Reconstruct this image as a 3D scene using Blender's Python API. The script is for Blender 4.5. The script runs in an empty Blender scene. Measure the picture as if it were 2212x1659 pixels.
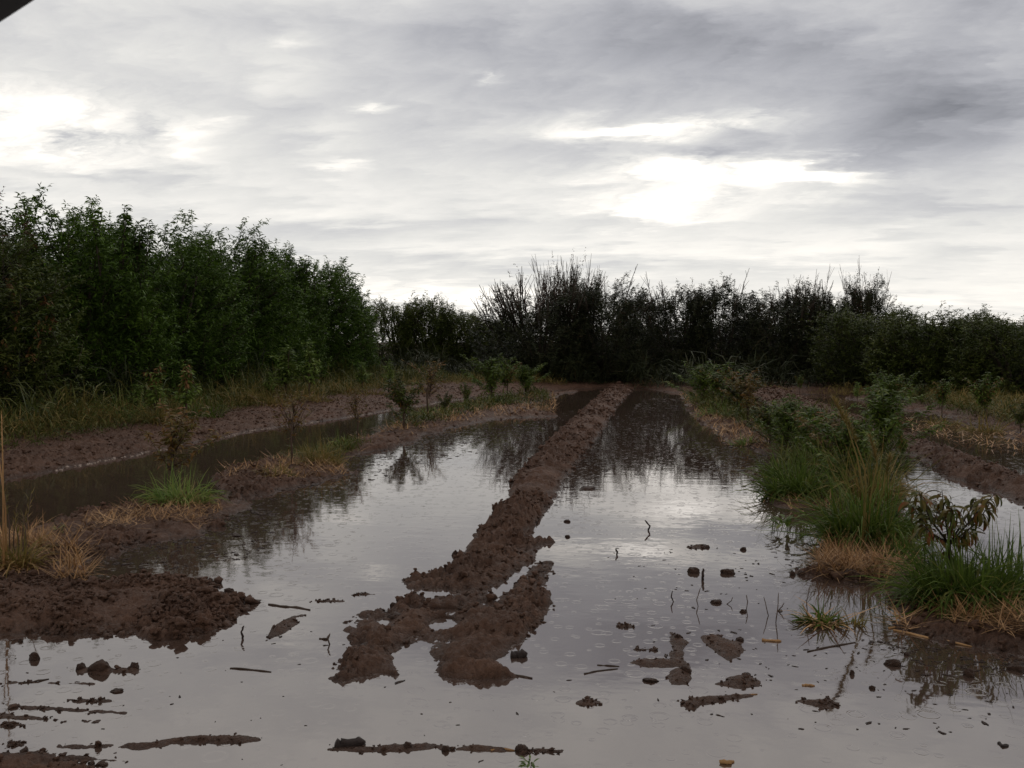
import bpy, math, random
import numpy as np
rng = np.random.default_rng(7)
random.seed(7)
PI = math.pi
sc = bpy.context.scene
COL = sc.collection

# ------------------------------------------------------------------ camera
CH = 1.6
YAW = math.atan(127 / 924)          # view axis left of the orchard rows (+Y)
PITCH = math.radians(2.57)
F = 924.0
fwd = np.array([-math.sin(YAW) * math.cos(PITCH), math.cos(YAW) * math.cos(PITCH), -math.sin(PITCH)])
rgt = np.array([math.cos(YAW), math.sin(YAW), 0.0])
upv = np.cross(rgt, fwd)
CAM = np.array([0.0, 0.0, CH])
K = 1024 / 2212.0

def ray(x, y):
    return fwd + (x * K - 512) / F * rgt - (y * K - 384) / F * upv

def G(x, y, z=0.0):
    """surveyed spot on the ground (world X, Y)"""
    r = ray(x, y)
    t = (z - CH) / r[2]
    return (r[0] * t, r[1] * t)

def top_z(X, Y, y):
    """height of a point above (X, Y) that is seen at survey height y"""
    d = -X * math.sin(YAW) + Y * math.cos(YAW)
    return CH + math.tan(math.atan((384 - y * K) / F) - PITCH) * d

def spot(x, Yd):
    r = ray(x, 740.0)
    t = Yd / r[1]
    return (r[0] * t, Yd)

cam = bpy.data.cameras.new('camera')
cam.sensor_width = 36.0
cam.lens = 36.0 * F / 1024
cam.clip_start = 0.05
cam.clip_end = 9000
cam.dof.use_dof = True
cam.dof.focus_distance = 10
cam.dof.aperture_fstop = 19
co = bpy.data.objects.new('camera', cam)
COL.objects.link(co)
co.location = (0, 0, CH)
co.rotation_euler = (PI / 2 - PITCH, 0, YAW)
sc.camera = co

# ------------------------------------------------------------------ materials
def newmat(name):
    m = bpy.data.materials.new(name)
    m.use_nodes = True
    nt = m.node_tree
    nt.nodes.clear()
    return m, nt, nt.nodes, nt.links

def ramp(nt, fac, stops):
    r = nt.nodes.new('ShaderNodeValToRGB')
    cr = r.color_ramp
    while len(cr.elements) < len(stops):
        cr.elements.new(0.5)
    for e, (p, c) in zip(cr.elements, stops):
        e.position = p
        e.color = (*c, 1) if len(c) == 3 else c
    nt.links.new(fac, r.inputs[0])
    return r.outputs[0]

def noise(nt, vec, scale, detail=4, rough=0.55):
    n = nt.nodes.new('ShaderNodeTexNoise')
    n.inputs['Scale'].default_value = scale
    n.inputs['Detail'].default_value = detail
    n.inputs['Roughness'].default_value = rough
    if vec is not None:
        nt.links.new(vec, n.inputs['Vector'])
    return n.outputs['Fac']

def mth(nt, op, a, b=None, c=None, clamp=False):
    n = nt.nodes.new('ShaderNodeMath')
    n.operation = op
    n.use_clamp = clamp
    for i, v in enumerate((a, b, c)):
        if v is None:
            continue
        if isinstance(v, (int, float)):
            n.inputs[i].default_value = v
        else:
            nt.links.new(v, n.inputs[i])
    return n.outputs[0]

def mixc(nt, f, a, b, mode='MIX'):
    n = nt.nodes.new('ShaderNodeMix')
    n.data_type = 'RGBA'
    n.blend_type = mode
    for s, v in ((n.inputs[0], f), (n.inputs[6], a), (n.inputs[7], b)):
        if isinstance(v, (int, float)):
            s.default_value = v
        elif isinstance(v, tuple):
            s.default_value = (*v, 1)
        else:
            nt.links.new(v, s)
    return n.outputs[2]

def leaf_mat(name, cols, rough=0.55, trans=0.25, clump=1.3, spec=0.12):
    """cols: dark .. light stops, picked per leaf and per clump"""
    m, nt, N, L = newmat(name)
    out = N.new('ShaderNodeOutputMaterial')
    g = N.new('ShaderNodeNewGeometry')
    tc = N.new('ShaderNodeTexCoord')
    cl = noise(nt, tc.outputs['Object'], clump, 3)
    f = mth(nt, 'ADD', mth(nt, 'MULTIPLY', g.outputs['Random Per Island'], 0.55), mth(nt, 'MULTIPLY_ADD', cl, 1.5, -0.52))
    k = len(cols)
    c = ramp(nt, f, [(i / (k - 1), cols[i]) for i in range(k)])
    p = N.new('ShaderNodeBsdfPrincipled')
    p.inputs['Roughness'].default_value = rough
    p.inputs['Specular IOR Level'].default_value = spec
    L.new(c, p.inputs['Base Color'])
    t = N.new('ShaderNodeBsdfTranslucent')
    L.new(c, t.inputs['Color'])
    mx = N.new('ShaderNodeMixShader')
    mx.inputs[0].default_value = trans
    L.new(p.outputs[0], mx.inputs[1])
    L.new(t.outputs[0], mx.inputs[2])
    L.new(mx.outputs[0], out.inputs[0])
    return m

def mud_mat(name, a, b, rough=0.42, bump=0.02, sc_=1.0):
    m, nt, N, L = newmat(name)
    out = N.new('ShaderNodeOutputMaterial')
    tc = N.new('ShaderNodeTexCoord')
    v = tc.outputs['Object']
    n1 = noise(nt, v, 2.3 * sc_, 5, 0.6)
    n2 = noise(nt, v, 38 * sc_, 5, 0.65)
    n3 = noise(nt, v, 9 * sc_, 3, 0.6)
    f = mth(nt, 'ADD', mth(nt, 'MULTIPLY', n1, 0.9), mth(nt, 'MULTIPLY', n2, 0.6))
    f = mth(nt, 'SUBTRACT', f, 0.28)
    c = ramp(nt, f, [(0.15, b), (0.75, a)])
    p = N.new('ShaderNodeBsdfPrincipled')
    spz = N.new('ShaderNodeSeparateXYZ'); L.new(v, spz.inputs[0])
    wet = N.new('ShaderNodeMapRange'); L.new(mth(nt, 'MULTIPLY_ADD', n2, 0.03, spz.outputs[2]), wet.inputs[0])
    wet.inputs[1].default_value = 0.012; wet.inputs[2].default_value = 0.055; wet.inputs[3].default_value = 0.55; wet.inputs[4].default_value = 1.0
    L.new(mixc(nt, 1.0, c, wet.outputs[0], 'MULTIPLY'), p.inputs['Base Color'])
    r = mth(nt, 'MULTIPLY_ADD', n3, 0.55, rough - 0.2, clamp=True)
    L.new(mth(nt, 'MULTIPLY', r, wet.outputs[0]), p.inputs['Roughness'])
    p.inputs['Specular IOR Level'].default_value = 0.16
    bm = N.new('ShaderNodeBump')
    bm.inputs['Strength'].default_value = 1.0
    bm.inputs['Distance'].default_value = bump * 1.5
    L.new(mth(nt, 'ADD', n2, mth(nt, 'MULTIPLY', noise(nt, v, 120 * sc_, 3, 0.7), 0.4)), bm.inputs['Height'])
    L.new(bm.outputs[0], p.inputs['Normal'])
    L.new(p.outputs[0], out.inputs[0])
    return m

M = {}
M['mud'] = mud_mat('wet_mud', (0.145, 0.076, 0.048), (0.052, 0.026, 0.016), .58)
M['mud_dark'] = mud_mat('dark_wet_mud', (0.090, 0.048, 0.031), (0.036, 0.019, 0.012))
M['bark'] = mud_mat('bark', (0.075, 0.055, 0.042), (0.03, 0.022, 0.017), 0.7, 0.004, 2)
M['twig'] = mud_mat('dry_twig', (0.12, 0.08, 0.055), (0.05, 0.032, 0.024), 0.7, 0.002, 3)
M['wood'] = mud_mat('wet_dead_wood', (0.055, 0.036, 0.03), (0.02, 0.013, 0.011), 0.5, 0.004, 3)
M['leaf'] = leaf_mat('peach_leaf', [(0.020, 0.034, 0.007), (0.044, 0.078, 0.011), (0.074, 0.128, 0.016), (0.12, 0.18, 0.025)], trans=0.22)
M['leaf_olive'] = leaf_mat('olive_leaf', [(0.020, 0.026, 0.007), (0.040, 0.054, 0.010), (0.068, 0.085, 0.015), (0.11, 0.115, 0.025)], trans=0.2)
M['leaf_dark'] = leaf_mat('dark_leaf', [(0.013, 0.013, 0.008), (0.023, 0.027, 0.012), (0.037, 0.043, 0.017), (0.058, 0.042, 0.02)], trans=0.12)
M['leaf_brown'] = leaf_mat('brown_leaf', [(0.022, 0.012, 0.009), (0.05, 0.024, 0.014), (0.075, 0.035, 0.018), (0.10, 0.05, 0.022)], trans=0.15)
M['leaf_tan'] = leaf_mat('tan_dead_leaf', [(0.10, 0.05, 0.022), (0.20, 0.10, 0.04), (0.28, 0.15, 0.06)], trans=0.2)
M['leaf_young'] = leaf_mat('young_leaf', [(0.03, 0.046, 0.009), (0.065, 0.10, 0.016), (0.11, 0.15, 0.025), (0.17, 0.165, 0.035)], trans=0.3)
M['leaf_rust'] = leaf_mat('rusty_leaf', [(0.05, 0.05, 0.014), (0.10, 0.08, 0.02), (0.15, 0.085, 0.026), (0.18, 0.07, 0.025)], trans=0.25, clump=5)
M['leaf_auto'] = leaf_mat('autumn_leaf', [(0.032, 0.040, 0.010), (0.065, 0.066, 0.016), (0.11, 0.078, 0.02), (0.18, 0.03, 0.016)], rough=0.35, trans=0.2, clump=9)
M['grass'] = leaf_mat('green_grass', [(0.026, 0.04, 0.008), (0.055, 0.085, 0.013), (0.09, 0.13, 0.022), (0.17, 0.15, 0.045)], trans=0.3, clump=4)
M['grass_light'] = leaf_mat('light_grass', [(0.06, 0.10, 0.02), (0.12, 0.19, 0.04), (0.19, 0.23, 0.06), (0.28, 0.22, 0.09)], trans=0.3, clump=4)
M['grass_yellow'] = leaf_mat('yellow_grass', [(0.07, 0.068, 0.02), (0.14, 0.115, 0.032), (0.22, 0.155, 0.05), (0.31, 0.19, 0.075)], trans=0.25, clump=3)
M['leaf_weed'] = leaf_mat('weed_leaf', [(0.05, 0.075, 0.015), (0.10, 0.15, 0.028), (0.16, 0.21, 0.045), (0.22, 0.23, 0.06)], trans=0.3)
M['cover'] = leaf_mat('green_cover_leaf', [(0.026, 0.032, 0.008), (0.052, 0.064, 0.013), (0.09, 0.092, 0.022), (0.16, 0.12, 0.04)], trans=0.25, clump=1.8)
M['straw'] = leaf_mat('wet_straw', [(0.12, 0.065, 0.03), (0.25, 0.135, 0.058), (0.38, 0.215, 0.095), (0.50, 0.31, 0.15)], rough=0.5, trans=0.1, clump=3)
M['rust_litter'] = leaf_mat('rusty_litter', [(0.045, 0.024, 0.016), (0.10, 0.048, 0.024), (0.17, 0.085, 0.038)], rough=0.5, trans=0.05, clump=3)

# black painted metal of the vehicle's window frame
m, nt, N, L = newmat('black_trim')
o_ = N.new('ShaderNodeOutputMaterial'); p = N.new('ShaderNodeBsdfPrincipled')
p.inputs['Base Color'].default_value = (0.008, 0.008, 0.009, 1); p.inputs['Roughness'].default_value = 0.6
L.new(p.outputs[0], o_.inputs[0]); M['trim'] = m
m, nt, N, L = newmat('hazy_hill')
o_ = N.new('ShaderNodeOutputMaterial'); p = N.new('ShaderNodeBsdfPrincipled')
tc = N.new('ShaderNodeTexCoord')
L.new(ramp(nt, noise(nt, tc.outputs['Object'], 0.01), [(0.3, (0.06, 0.07, 0.09)), (0.7, (0.10, 0.11, 0.13))]), p.inputs['Base Color'])  # bluish distance haze put into the hill's base colour
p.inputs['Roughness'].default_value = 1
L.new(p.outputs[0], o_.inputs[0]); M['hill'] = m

# foam line
m, nt, N, L = newmat('foam')
o_ = N.new('ShaderNodeOutputMaterial'); p = N.new('ShaderNodeBsdfPrincipled')
p.inputs['Base Color'].default_value = (0.32, 0.24, 0.19, 1); p.inputs['Roughness'].default_value = 0.5
L.new(p.outputs[0], o_.inputs[0]); M['foam'] = m

# water: muddy flood water under rain
m, nt, N, L = newmat('flood_water')
out = N.new('ShaderNodeOutputMaterial')
tc = N.new('ShaderNodeTexCoord'); v = tc.outputs['Object']
p = N.new('ShaderNodeBsdfPrincipled')
L.new(ramp(nt, noise(nt, v, 0.35, 3), [(0.3, (0.046, 0.029, 0.021)), (0.7, (0.066, 0.043, 0.034))]), p.inputs['Base Color'])
p.inputs['Roughness'].default_value = 0.035
p.inputs['IOR'].default_value = 2.8
p.inputs['Specular Tint'].default_value = (1.0, 0.955, 0.945, 1)
hsum = mth(nt, 'MULTIPLY', noise(nt, v, 5.0, 3, 0.5), 0.9)
mp = N.new('ShaderNodeMapping'); mp.inputs['Scale'].default_value = (0.8, 2.6, 1); mp.inputs['Rotation'].default_value = (0, 0, 0.3)
L.new(v, mp.inputs[0])
hsum = mth(nt, 'ADD', hsum, mth(nt, 'MULTIPLY', noise(nt, mp.outputs[0], 1.2, 3, 0.5), 1.3))
# rings of rain drops
for s_, amp, fr, thr in ((9.3, 0.17, 60, 0.45), (6.3, 0.22, 60, 0.6)):
    vo = N.new('ShaderNodeTexVoronoi'); vo.voronoi_dimensions = '2D'; vo.inputs['Scale'].default_value = s_
    L.new(v, vo.inputs['Vector'])
    sep = N.new('ShaderNodeSeparateColor'); L.new(vo.outputs['Color'], sep.inputs[0])
    on = mth(nt, 'GREATER_THAN', sep.outputs[0], thr)
    d = vo.outputs['Distance']
    rad = mth(nt, 'MULTIPLY_ADD', sep.outputs[1], 0.26, 0.04)
    gg = mth(nt, 'SUBTRACT', d, rad)
    env = mth(nt, 'EXPONENT', mth(nt, 'MULTIPLY', mth(nt, 'MULTIPLY', gg, gg), -700))
    wv = mth(nt, 'MULTIPLY', mth(nt, 'SINE', mth(nt, 'MULTIPLY', gg, fr)), env)
    hsum = mth(nt, 'ADD', hsum, mth(nt, 'MULTIPLY', mth(nt, 'MULTIPLY', wv, on), amp))
bm = N.new('ShaderNodeBump'); bm.inputs['Strength'].default_value = 1.0; bm.inputs['Distance'].default_value = 0.0009
L.new(hsum, bm.inputs['Height']); L.new(bm.outputs[0], p.inputs['Normal'])
L.new(p.outputs[0], out.inputs[0])
M['water'] = m

# ------------------------------------------------------------------ mesh helpers
def mk(name, V, Q=None, T=None, mat=None, parent=None, smooth=True, loc=None):
    V = np.asarray(V, dtype=np.float32)
    loops, starts = [], []
    n = 0
    for A in (Q, T):
        if A is None or len(A) == 0:
            continue
        A = np.asarray(A, dtype=np.int32)
        k = A.shape[1]
        loops.append(A.ravel())
        starts.append(n + np.arange(len(A), dtype=np.int32) * k)
        n += A.size
    loops = np.concatenate(loops); starts = np.concatenate(starts)
    me = bpy.data.meshes.new(name)
    me.vertices.add(len(V)); me.vertices.foreach_set('co', V.ravel())
    me.loops.add(len(loops)); me.loops.foreach_set('vertex_index', loops)
    me.polygons.add(len(starts)); me.polygons.foreach_set('loop_start', starts)
    me.update(calc_edges=True)
    if smooth:
        me.polygons.foreach_set('use_smooth', np.ones(len(starts), dtype=bool))
    me.validate()
    if mat is not None:
        me.materials.append(mat)
    ob = bpy.data.objects.new(name, me)
    COL.objects.link(ob)
    if parent is not None:
        ob.parent = parent
    if loc is not None:
        ob.location = loc
    return ob

class MB:
    def __init__(s):
        s.V, s.Q, s.T, s.n = [], [], [], 0
    def add(s, V, Q=None, T=None):
        if len(V) == 0:
            return
        s.V.append(np.asarray(V, dtype=np.float32))
        if Q is not None and len(Q): s.Q.append(np.asarray(Q) + s.n)
        if T is not None and len(T): s.T.append(np.asarray(T) + s.n)
        s.n += len(V)
    def build(s, name, mat, parent=None, **k):
        return mk(name, np.concatenate(s.V), np.concatenate(s.Q) if s.Q else None, np.concatenate(s.T) if s.T else None, mat, parent, **k)

def tube(mb, pts, rad, sides=5):
    pts = np.asarray(pts, float); n = len(pts)
    rad = np.broadcast_to(rad, n)
    V = []
    a = np.arange(sides) * 2 * PI / sides
    for i in range(n):
        t = pts[min(i + 1, n - 1)] - pts[max(i - 1, 0)]
        t = t / (np.linalg.norm(t) + 1e-9)
        u = np.cross(t, [0.31, 0.87, 0.13]); u /= np.linalg.norm(u) + 1e-9
        w = np.cross(t, u)
        V.append(pts[i] + rad[i] * (np.cos(a)[:, None] * u + np.sin(a)[:, None] * w))
    V = np.concatenate(V)
    Q = []
    for i in range(n - 1):
        for j in range(sides):
            k = (j + 1) % sides
            Q.append((i * sides + j, i * sides + k, (i + 1) * sides + k, (i + 1) * sides + j))
    V = np.vstack([V, pts[0], pts[-1]])
    T = [(j, len(V) - 2, (j + 1) % sides) for j in range(sides)] + [((n - 1) * sides + j, (n - 1) * sides + (j + 1) % sides, len(V) - 1) for j in range(sides)]
    mb.add(V, Q, T)

def blades(mb, P, az, lean, L, W, droop, seg=3, leaf=False, twist=None, lie=False):
    """curved tapering strips; lean = start angle from vertical, droop = added angle to the tip"""
    P = np.asarray(P, float); n = len(P)
    if n == 0: return
    az, lean, L, W, droop = [np.broadcast_to(np.asarray(q, float), n) for q in (az, lean, L, W, droop)]
    h = np.stack([np.cos(az), np.sin(az), np.zeros(n)], 1)
    s = np.stack([-np.sin(az), np.cos(az), np.zeros(n)], 1)
    if twist is not None:
        tw = np.broadcast_to(np.asarray(twist, float), n)
        s = s * np.cos(tw)[:, None] + np.array([0, 0, 1.0]) * np.sin(tw)[:, None]
    c = P.copy(); rows = []
    for i in range(seg + 1):
        t = i / seg
        if leaf:
            w = max(0.06, math.sin(PI * min(1, t * 0.92 + 0.03)) ** 0.8)
            if i == seg: w = 0.04
        else:
            w = (1 - t ** 1.6) * 0.96 + 0.04
        rows.append(c - s * (W * w / 2)[:, None]); rows.append(c + s * (W * w / 2)[:, None])
        th = lean + droop * (t + 0.5 / seg)
        c = c + (h * np.sin(th)[:, None] + np.array([0, 0, 1.0]) * np.cos(th)[:, None]) * (L / seg)[:, None]
    V = np.stack(rows, 1)                       # n, 2(seg+1), 3
    k = 2 * (seg + 1)
    b = (np.arange(n) * k)[:, None, None]
    q = np.array([[2 * i, 2 * i + 1, 2 * i + 3, 2 * i + 2] for i in range(seg)])[None]
    mb.add(V.reshape(-1, 3), (b + q).reshape(-1, 4))

def tag(o, label=None, cat=None, group=None, kind=None):
    if label: o['label'] = label
    if cat: o['category'] = cat
    if group: o['group'] = group
    if kind: o['kind'] = kind
    return o

def empty(name, loc, rz=0.0, s=(1, 1, 1)):
    o = bpy.data.objects.new(name, None)
    o.empty_display_size = 0.2
    COL.objects.link(o)
    o.location = loc; o.rotation_euler = (0, 0, rz); o.scale = s
    return o

# ------------------------------------------------------------------ noise in numpy
_tab = np.random.default_rng(3).random((256, 256))
def vnoise(x, y, s=0):
    x = x + s * 17.3; y = y + s * 9.1
    xi = np.floor(x).astype(int); yi = np.floor(y).astype(int)
    fx = x - xi; fy = y - yi
    fx = fx * fx * (3 - 2 * fx); fy = fy * fy * (3 - 2 * fy)
    a = _tab[xi & 255, yi & 255]; b = _tab[(xi + 1) & 255, yi & 255]
    c = _tab[xi & 255, (yi + 1) & 255]; d = _tab[(xi + 1) & 255, (yi + 1) & 255]
    return (a * (1 - fx) + b * fx) * (1 - fy) + (c * (1 - fx) + d * fx) * fy - 0.5
def fbm(x, y, o=4, s=0, g=0.5):
    r = 0; a = 1; f = 1
    for i in range(o):
        r = r + a * vnoise(x * f, y * f, s + i * 3); a *= g; f *= 2.1
    return r
_jx = np.random.default_rng(4).random((256, 256)); _jy = np.random.default_rng(5).random((256, 256)); _jr = np.random.default_rng(6).random((256, 256))
def clods(x, y, s=0):
    """rounded lumps: max over neighbour cells of a dome"""
    x = x + s * 31.7; y = y + s * 11.9
    xi = np.floor(x).astype(int); yi = np.floor(y).astype(int)
    best = np.zeros_like(x)
    for dx in (-1, 0, 1):
        for dy in (-1, 0, 1):
            cx = (xi + dx) & 255; cy = (yi + dy) & 255
            px = xi + dx + _jx[cx, cy]; py = yi + dy + _jy[cx, cy]
            R = 0.25 + 0.5 * _jr[cx, cy]
            d2 = ((x - px) ** 2 + (y - py) ** 2) / (R * R)
            best = np.maximum(best, np.sqrt(np.clip(1 - d2, 0, None)) * R)
    return best

def sdf(poly, x, y):
    """signed distance, positive inside"""
    P = np.asarray(poly, float); n = len(P)
    d = np.full(x.shape, 1e9); ins = np.zeros(x.shape, bool)
    for i in range(n):
        a = P[i]; b = P[(i + 1) % n]
        e = b - a
        t = np.clip(((x - a[0]) * e[0] + (y - a[1]) * e[1]) / (e @ e + 1e-12), 0, 1)
        d = np.minimum(d, (x - a[0] - t * e[0]) ** 2 + (y - a[1] - t * e[1]) ** 2)
        c = ((a[1] > y) != (b[1] > y)) & (x < (b[0] - a[0]) * (y - a[1]) / (b[1] - a[1] + 1e-12) + a[0])
        ins ^= c
    d = np.sqrt(d)
    return np.where(ins, d, -d)

# ------------------------------------------------------------------ ground features
def GP(pts): return [G(*p) for p in pts]
def bar(line, th):
    th = [th] * len(line) if isinstance(th, (int, float)) else th
    up_ = [(x, y - t / 2) for (x, y), t in zip(line, th)]
    dn = [(x, y + t / 2) for (x, y), t in zip(line, th)]
    return GP(up_ + dn[::-1])
def blobp(x, y, rx, ry, n=12):
    return GP([(x + rx * math.cos(a * 2 * PI / n), y + ry * math.sin(a * 2 * PI / n)) for a in range(n)])

central = GP([(1378,786),(1340,820),(1290,860),(1220,922),(1160,980),(1110,1035),(1098,1070),(1075,1104),(1058,1131),(1024,1155),(1018,1175),(1001,1185),(985,1205),(974,1230),(927,1243),(876,1255),(893,1275),(873,1300),(846,1320),(789,1313),(745,1340),(728,1357),(745,1374),(742,1408),(718,1438),(721,1465),(735,1472),(778,1465),(826,1452),(846,1466),(858,1455),(842,1428),(853,1408),(880,1396),(927,1391),(936,1404),(930,1425),(944,1441),(927,1455),(950,1462),(1008,1465),(1048,1467),(1149,1466),(1099,1455),(1070,1447),(1040,1438),(1082,1415),(1126,1381),(1163,1344),(1183,1307),(1183,1273),(1190,1229),(1196,1216),(1180,1214),(1145,1225),(1146,1212),(1153,1182),(1190,1171),(1149,1168),(1136,1154),(1122,1147),(1156,1131),(1180,1101),(1205,1062),(1228,1020),(1290,942),(1330,882),(1362,845),(1392,800)])
holes = [blobp(939,1283,30,6), blobp(998,1281,11,5), blobp(1082,1275,22,7), blobp(1067,1312,9,7), blobp(955,1322,42,4), blobp(957,1350,19,8), blobp(827,1344,10,4), blobp(1119,1243,15,8), bar([(1156,1214),(1135,1230),(1119,1243),(1082,1274),(1066,1314)], [8,20,24,22,14]), blobp(957,1350,30,15), blobp(939,1283,42,10), blobp(955,1322,50,8)]
bankL = GP([(-900,1260),(0,1262),(120,1264),(202,1267),(303,1257),(400,1254),(472,1258),(470,1280),(500,1290),(546,1301),(540,1320),(526,1331),(472,1352),(438,1366),(415,1375),(354,1378),(303,1374),(276,1367),(236,1374),(185,1367),(145,1368),(67,1366),(0,1368),(-900,1372)])
ridgeR = GP([(1637,824),(1708,850),(1780,879),(1887,916),(1994,957),(2065,982),(2212,1038),(2600,1190),(2600,1250),(2212,1096),(2172,1070),(2100,1043),(2043,1030),(1994,993),(1922,968),(1815,931),(1730,902),(1650,868),(1600,838)])
shore = GP([(-700,1230),(-200,1078),(0,1038),(30,1031),(200,1000),(400,962),(550,930),(750,902),(850,885),(1000,862),(1100,850),(1180,846)])
landL = shore + [(-2.2, 31.5), (-1.2, 33), (0.2, 32.5), (1.0, 30), (3.0, 30.5), (6, 29), (12, 28), (60, 28), (60, 90), (-90, 90), (-90, 4)]
landR = [(7.3, 8), (7.0, 12), (6.7, 16), (6.6, 20), (6.2, 26), (6.0, 30), (30, 30), (30, 8)]
stripL = GP([(-600,1190),(0,1165),(57,1150),(168,1113),(300,1103),(320,1085),(400,1075),(480,1080),(560,1094),(505,1113),(455,1147),(404,1157),(337,1171),(286,1180),(216,1204),(202,1225),(190,1262),(-600,1270)])
stripL2 = GP([(472,1043),(505,1014),(620,1000),(708,992),(760,1022),(674,1046),(573,1066),(489,1070)])
stripL3 = GP([(690,975),(780,950),(830,935),(900,905),(980,885),(1060,870),(1160,852),(1240,845),(1180,862),(1120,875),(1200,898),(1100,903),(990,920),(920,940),(850,965),(760,985),(720,992)])
stripR = GP([(1478,855),(1520,862),(1650,925),(1690,985),(1640,975),(1570,950),(1530,925),(1500,895)])
baseR = GP([(1720,1238),(1780,1220),(1800,1195),(1950,1190),(2010,1230),(2212,1295),(2500,1330),(2500,1430),(2212,1420),(2060,1392),(1960,1372),(1925,1348),(1990,1340),(1935,1315),(1925,1285),(1860,1268),(1800,1252),(1740,1246)])
clumpR2 = GP([(1660,1075),(1720,1062),(1790,1072),(1800,1090),(1730,1100),(1670,1092)])
clumpR3 = GP([(1790,1175),(1870,1165),(1950,1175),(1960,1200),(1790,1200)])
corner = GP([(-300,1616),(0,1621),(128,1625),(240,1641),(273,1644),(150,1646),(200,1655),(280,1690),(-300,1760)])

# name, polygon, crest height, flank slope, raggedness (m), lump height, label
FE = [
 ('ground', landL, 0.20, 0.28, 0.10, 0.04, None),
 ('ground', landR, 0.07, 0.12, 0.45, 0.05, None),
 ('mud_ridge', central, 0.13, 0.62, 0.042, 0.075, 'R'),
 ('mud_ridge', ridgeR, 0.20, 0.5, 0.07, 0.06, 'R'),
 ('mud_bank', bankL, 0.085, 0.4, 0.06, 0.05, 'R'),
 ('mud_strip', stripL, 0.06, 0.3, 0.13, 0.05, 'R'),
 ('mud_strip', stripL2, 0.06, 0.3, 0.13, 0.05, 'R'),
 ('mud_strip', stripL3, 0.07, 0.25, 0.14, 0.05, 'R'),
 ('mud_strip', stripR, 0.07, 0.25, 0.14, 0.05, 'R'),
 ('mud_strip', baseR, 0.05, 0.25, 0.06, 0.04, 'R'),
 ('mud_strip', clumpR2, 0.03, 0.25, 0.04, 0.03, 'R'),
 ('mud_strip', clumpR3, 0.04, 0.25, 0.04, 0.03, 'R'),
 ('mud_bank', corner, 0.05, 0.3, 0.02, 0.02, 'R'),
]
ISL = [
 (GP([(573,1386),(585,1362),(600,1345),(634,1330),(656,1327),(645,1345),(617,1366)]), 0.05, 'tapering blade of raised mud just off the tip of the left mud bank'),
 (bar([(165,1449),(185,1448),(215,1449),(250,1449),(275,1449),(298,1449)], [14,12,18,10,10,12]), 0.02, 'low mud islet carrying three round clods below the left bank'),
 (bar([(122,1612),(160,1614),(236,1613),(320,1611),(371,1602),(430,1599),(500,1597),(566,1596)], [8,9,12,16,15,14,18,10]), 0.03, 'long brown mud bar swelling at its right end, lower left foreground'),
 (bar([(708,1619),(760,1620),(830,1618),(880,1615),(920,1609),(960,1617),(1000,1615),(1040,1617),(1090,1621)], [5,7,12,12,16,12,14,9,4]), 0.03, 'long narrow mud bar in the centre foreground with a black log end'),
 (bar([(1128,1622),(1160,1622),(1212,1624)], [8,4,3]), 0.01, 'thin muddy streak right of the centre foreground bar'),
 (bar([(37,1528),(80,1530),(110,1531),(150,1534),(200,1537),(268,1541)], [2,7,6,4,7,2]), 0.012, 'thin beaded mud streak with a dark middle near the left edge'),
 (bar([(-60,1540),(0,1545),(40,1549),(80,1552),(150,1556),(212,1559)], [7,7,6,5,4,4]), 0.012, 'thin mud streak running in from the left edge, second of two'),
 (bar([(138,1513),(180,1514),(236,1514)], [3,4,2]), 0.008, 'faint short mud streak above the beaded one'),
 (bar([(-80,1482),(0,1480),(40,1474),(80,1474),(140,1476),(200,1478)], [12,10,5,4,3,3]), 0.012, 'flat mud streak with a rusty straw at the left edge below the bank'),
 (bar([(10,1567),(30,1567),(52,1568)], [3,5,3]), 0.01, 'smallest mud speck streak at the left edge'),
 (bar([(14,1610),(30,1608),(50,1607)], [6,9,4]), 0.012, 'small flat mud patch at the left end of the long foreground bar'),
 (GP([(1450,1366),(1487,1388),(1475,1400),(1475,1425),(1492,1448),(1482,1478),(1452,1479),(1445,1462),(1462,1442),(1400,1440),(1362,1432),(1380,1424),(1448,1424),(1456,1400)]), 0.035, 'ragged branching mud islet with clods, right of the ridge foot'),
 (GP([(1515,1372),(1560,1378),(1590,1387),(1603,1404),(1594,1418),(1575,1426),(1558,1416),(1540,1402),(1522,1388)]), 0.04, 'kite shaped lumpy mud islet in the right foreground'),
 (GP([(1550,1478),(1580,1466),(1600,1460),(1622,1463),(1645,1482),(1600,1487)]), 0.04, 'pyramid shaped mud islet lying below the kite shaped one'),
 (GP([(1467,1515),(1500,1509),(1560,1505),(1600,1503),(1620,1503),(1570,1512),(1520,1520),(1490,1532)]), 0.02, 'flat mud streak with a straw on it below the pyramid shaped islet'),
 (GP([(1713,1513),(1750,1513),(1790,1511),(1812,1525),(1785,1532),(1740,1521)]), 0.025, 'low ragged mud islet nearest the lower right corner plant reflection'),
 (bar([(1250,1518),(1270,1519),(1292,1518)], [6,12,5]), 0.03, 'small dark mud lump alone in the water below the branching islet'),
 (GP([(1480,1183),(1500,1178),(1530,1180),(1528,1185),(1500,1186)]), 0.03, 'tiny dark mud bar far out on the right water sheet'),
 (bar([(768,1284),(790,1283),(812,1284)], [4,6,3]), 0.02, 'short dark mud bar left of the ridge elbow'),
 (bar([(672,1299),(700,1298),(740,1299)], [2,4,2]), 0.01, 'faint mud sliver between left bank and ridge'),
 (bar([(1335,1353),(1350,1352),(1365,1354)], [4,7,4]), 0.02, 'small dark mud bar right of the ridge tongue'),
 (GP([(1370,1402),(1390,1400),(1412,1404),(1390,1405)]), 0.01, 'thin mud sliver above the branching islet'),
]
for poly, hgt, lab in ISL:
    FE.append(('mud_islet', poly, hgt * .8, 0.28, 0.014, 0.016, lab))
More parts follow.
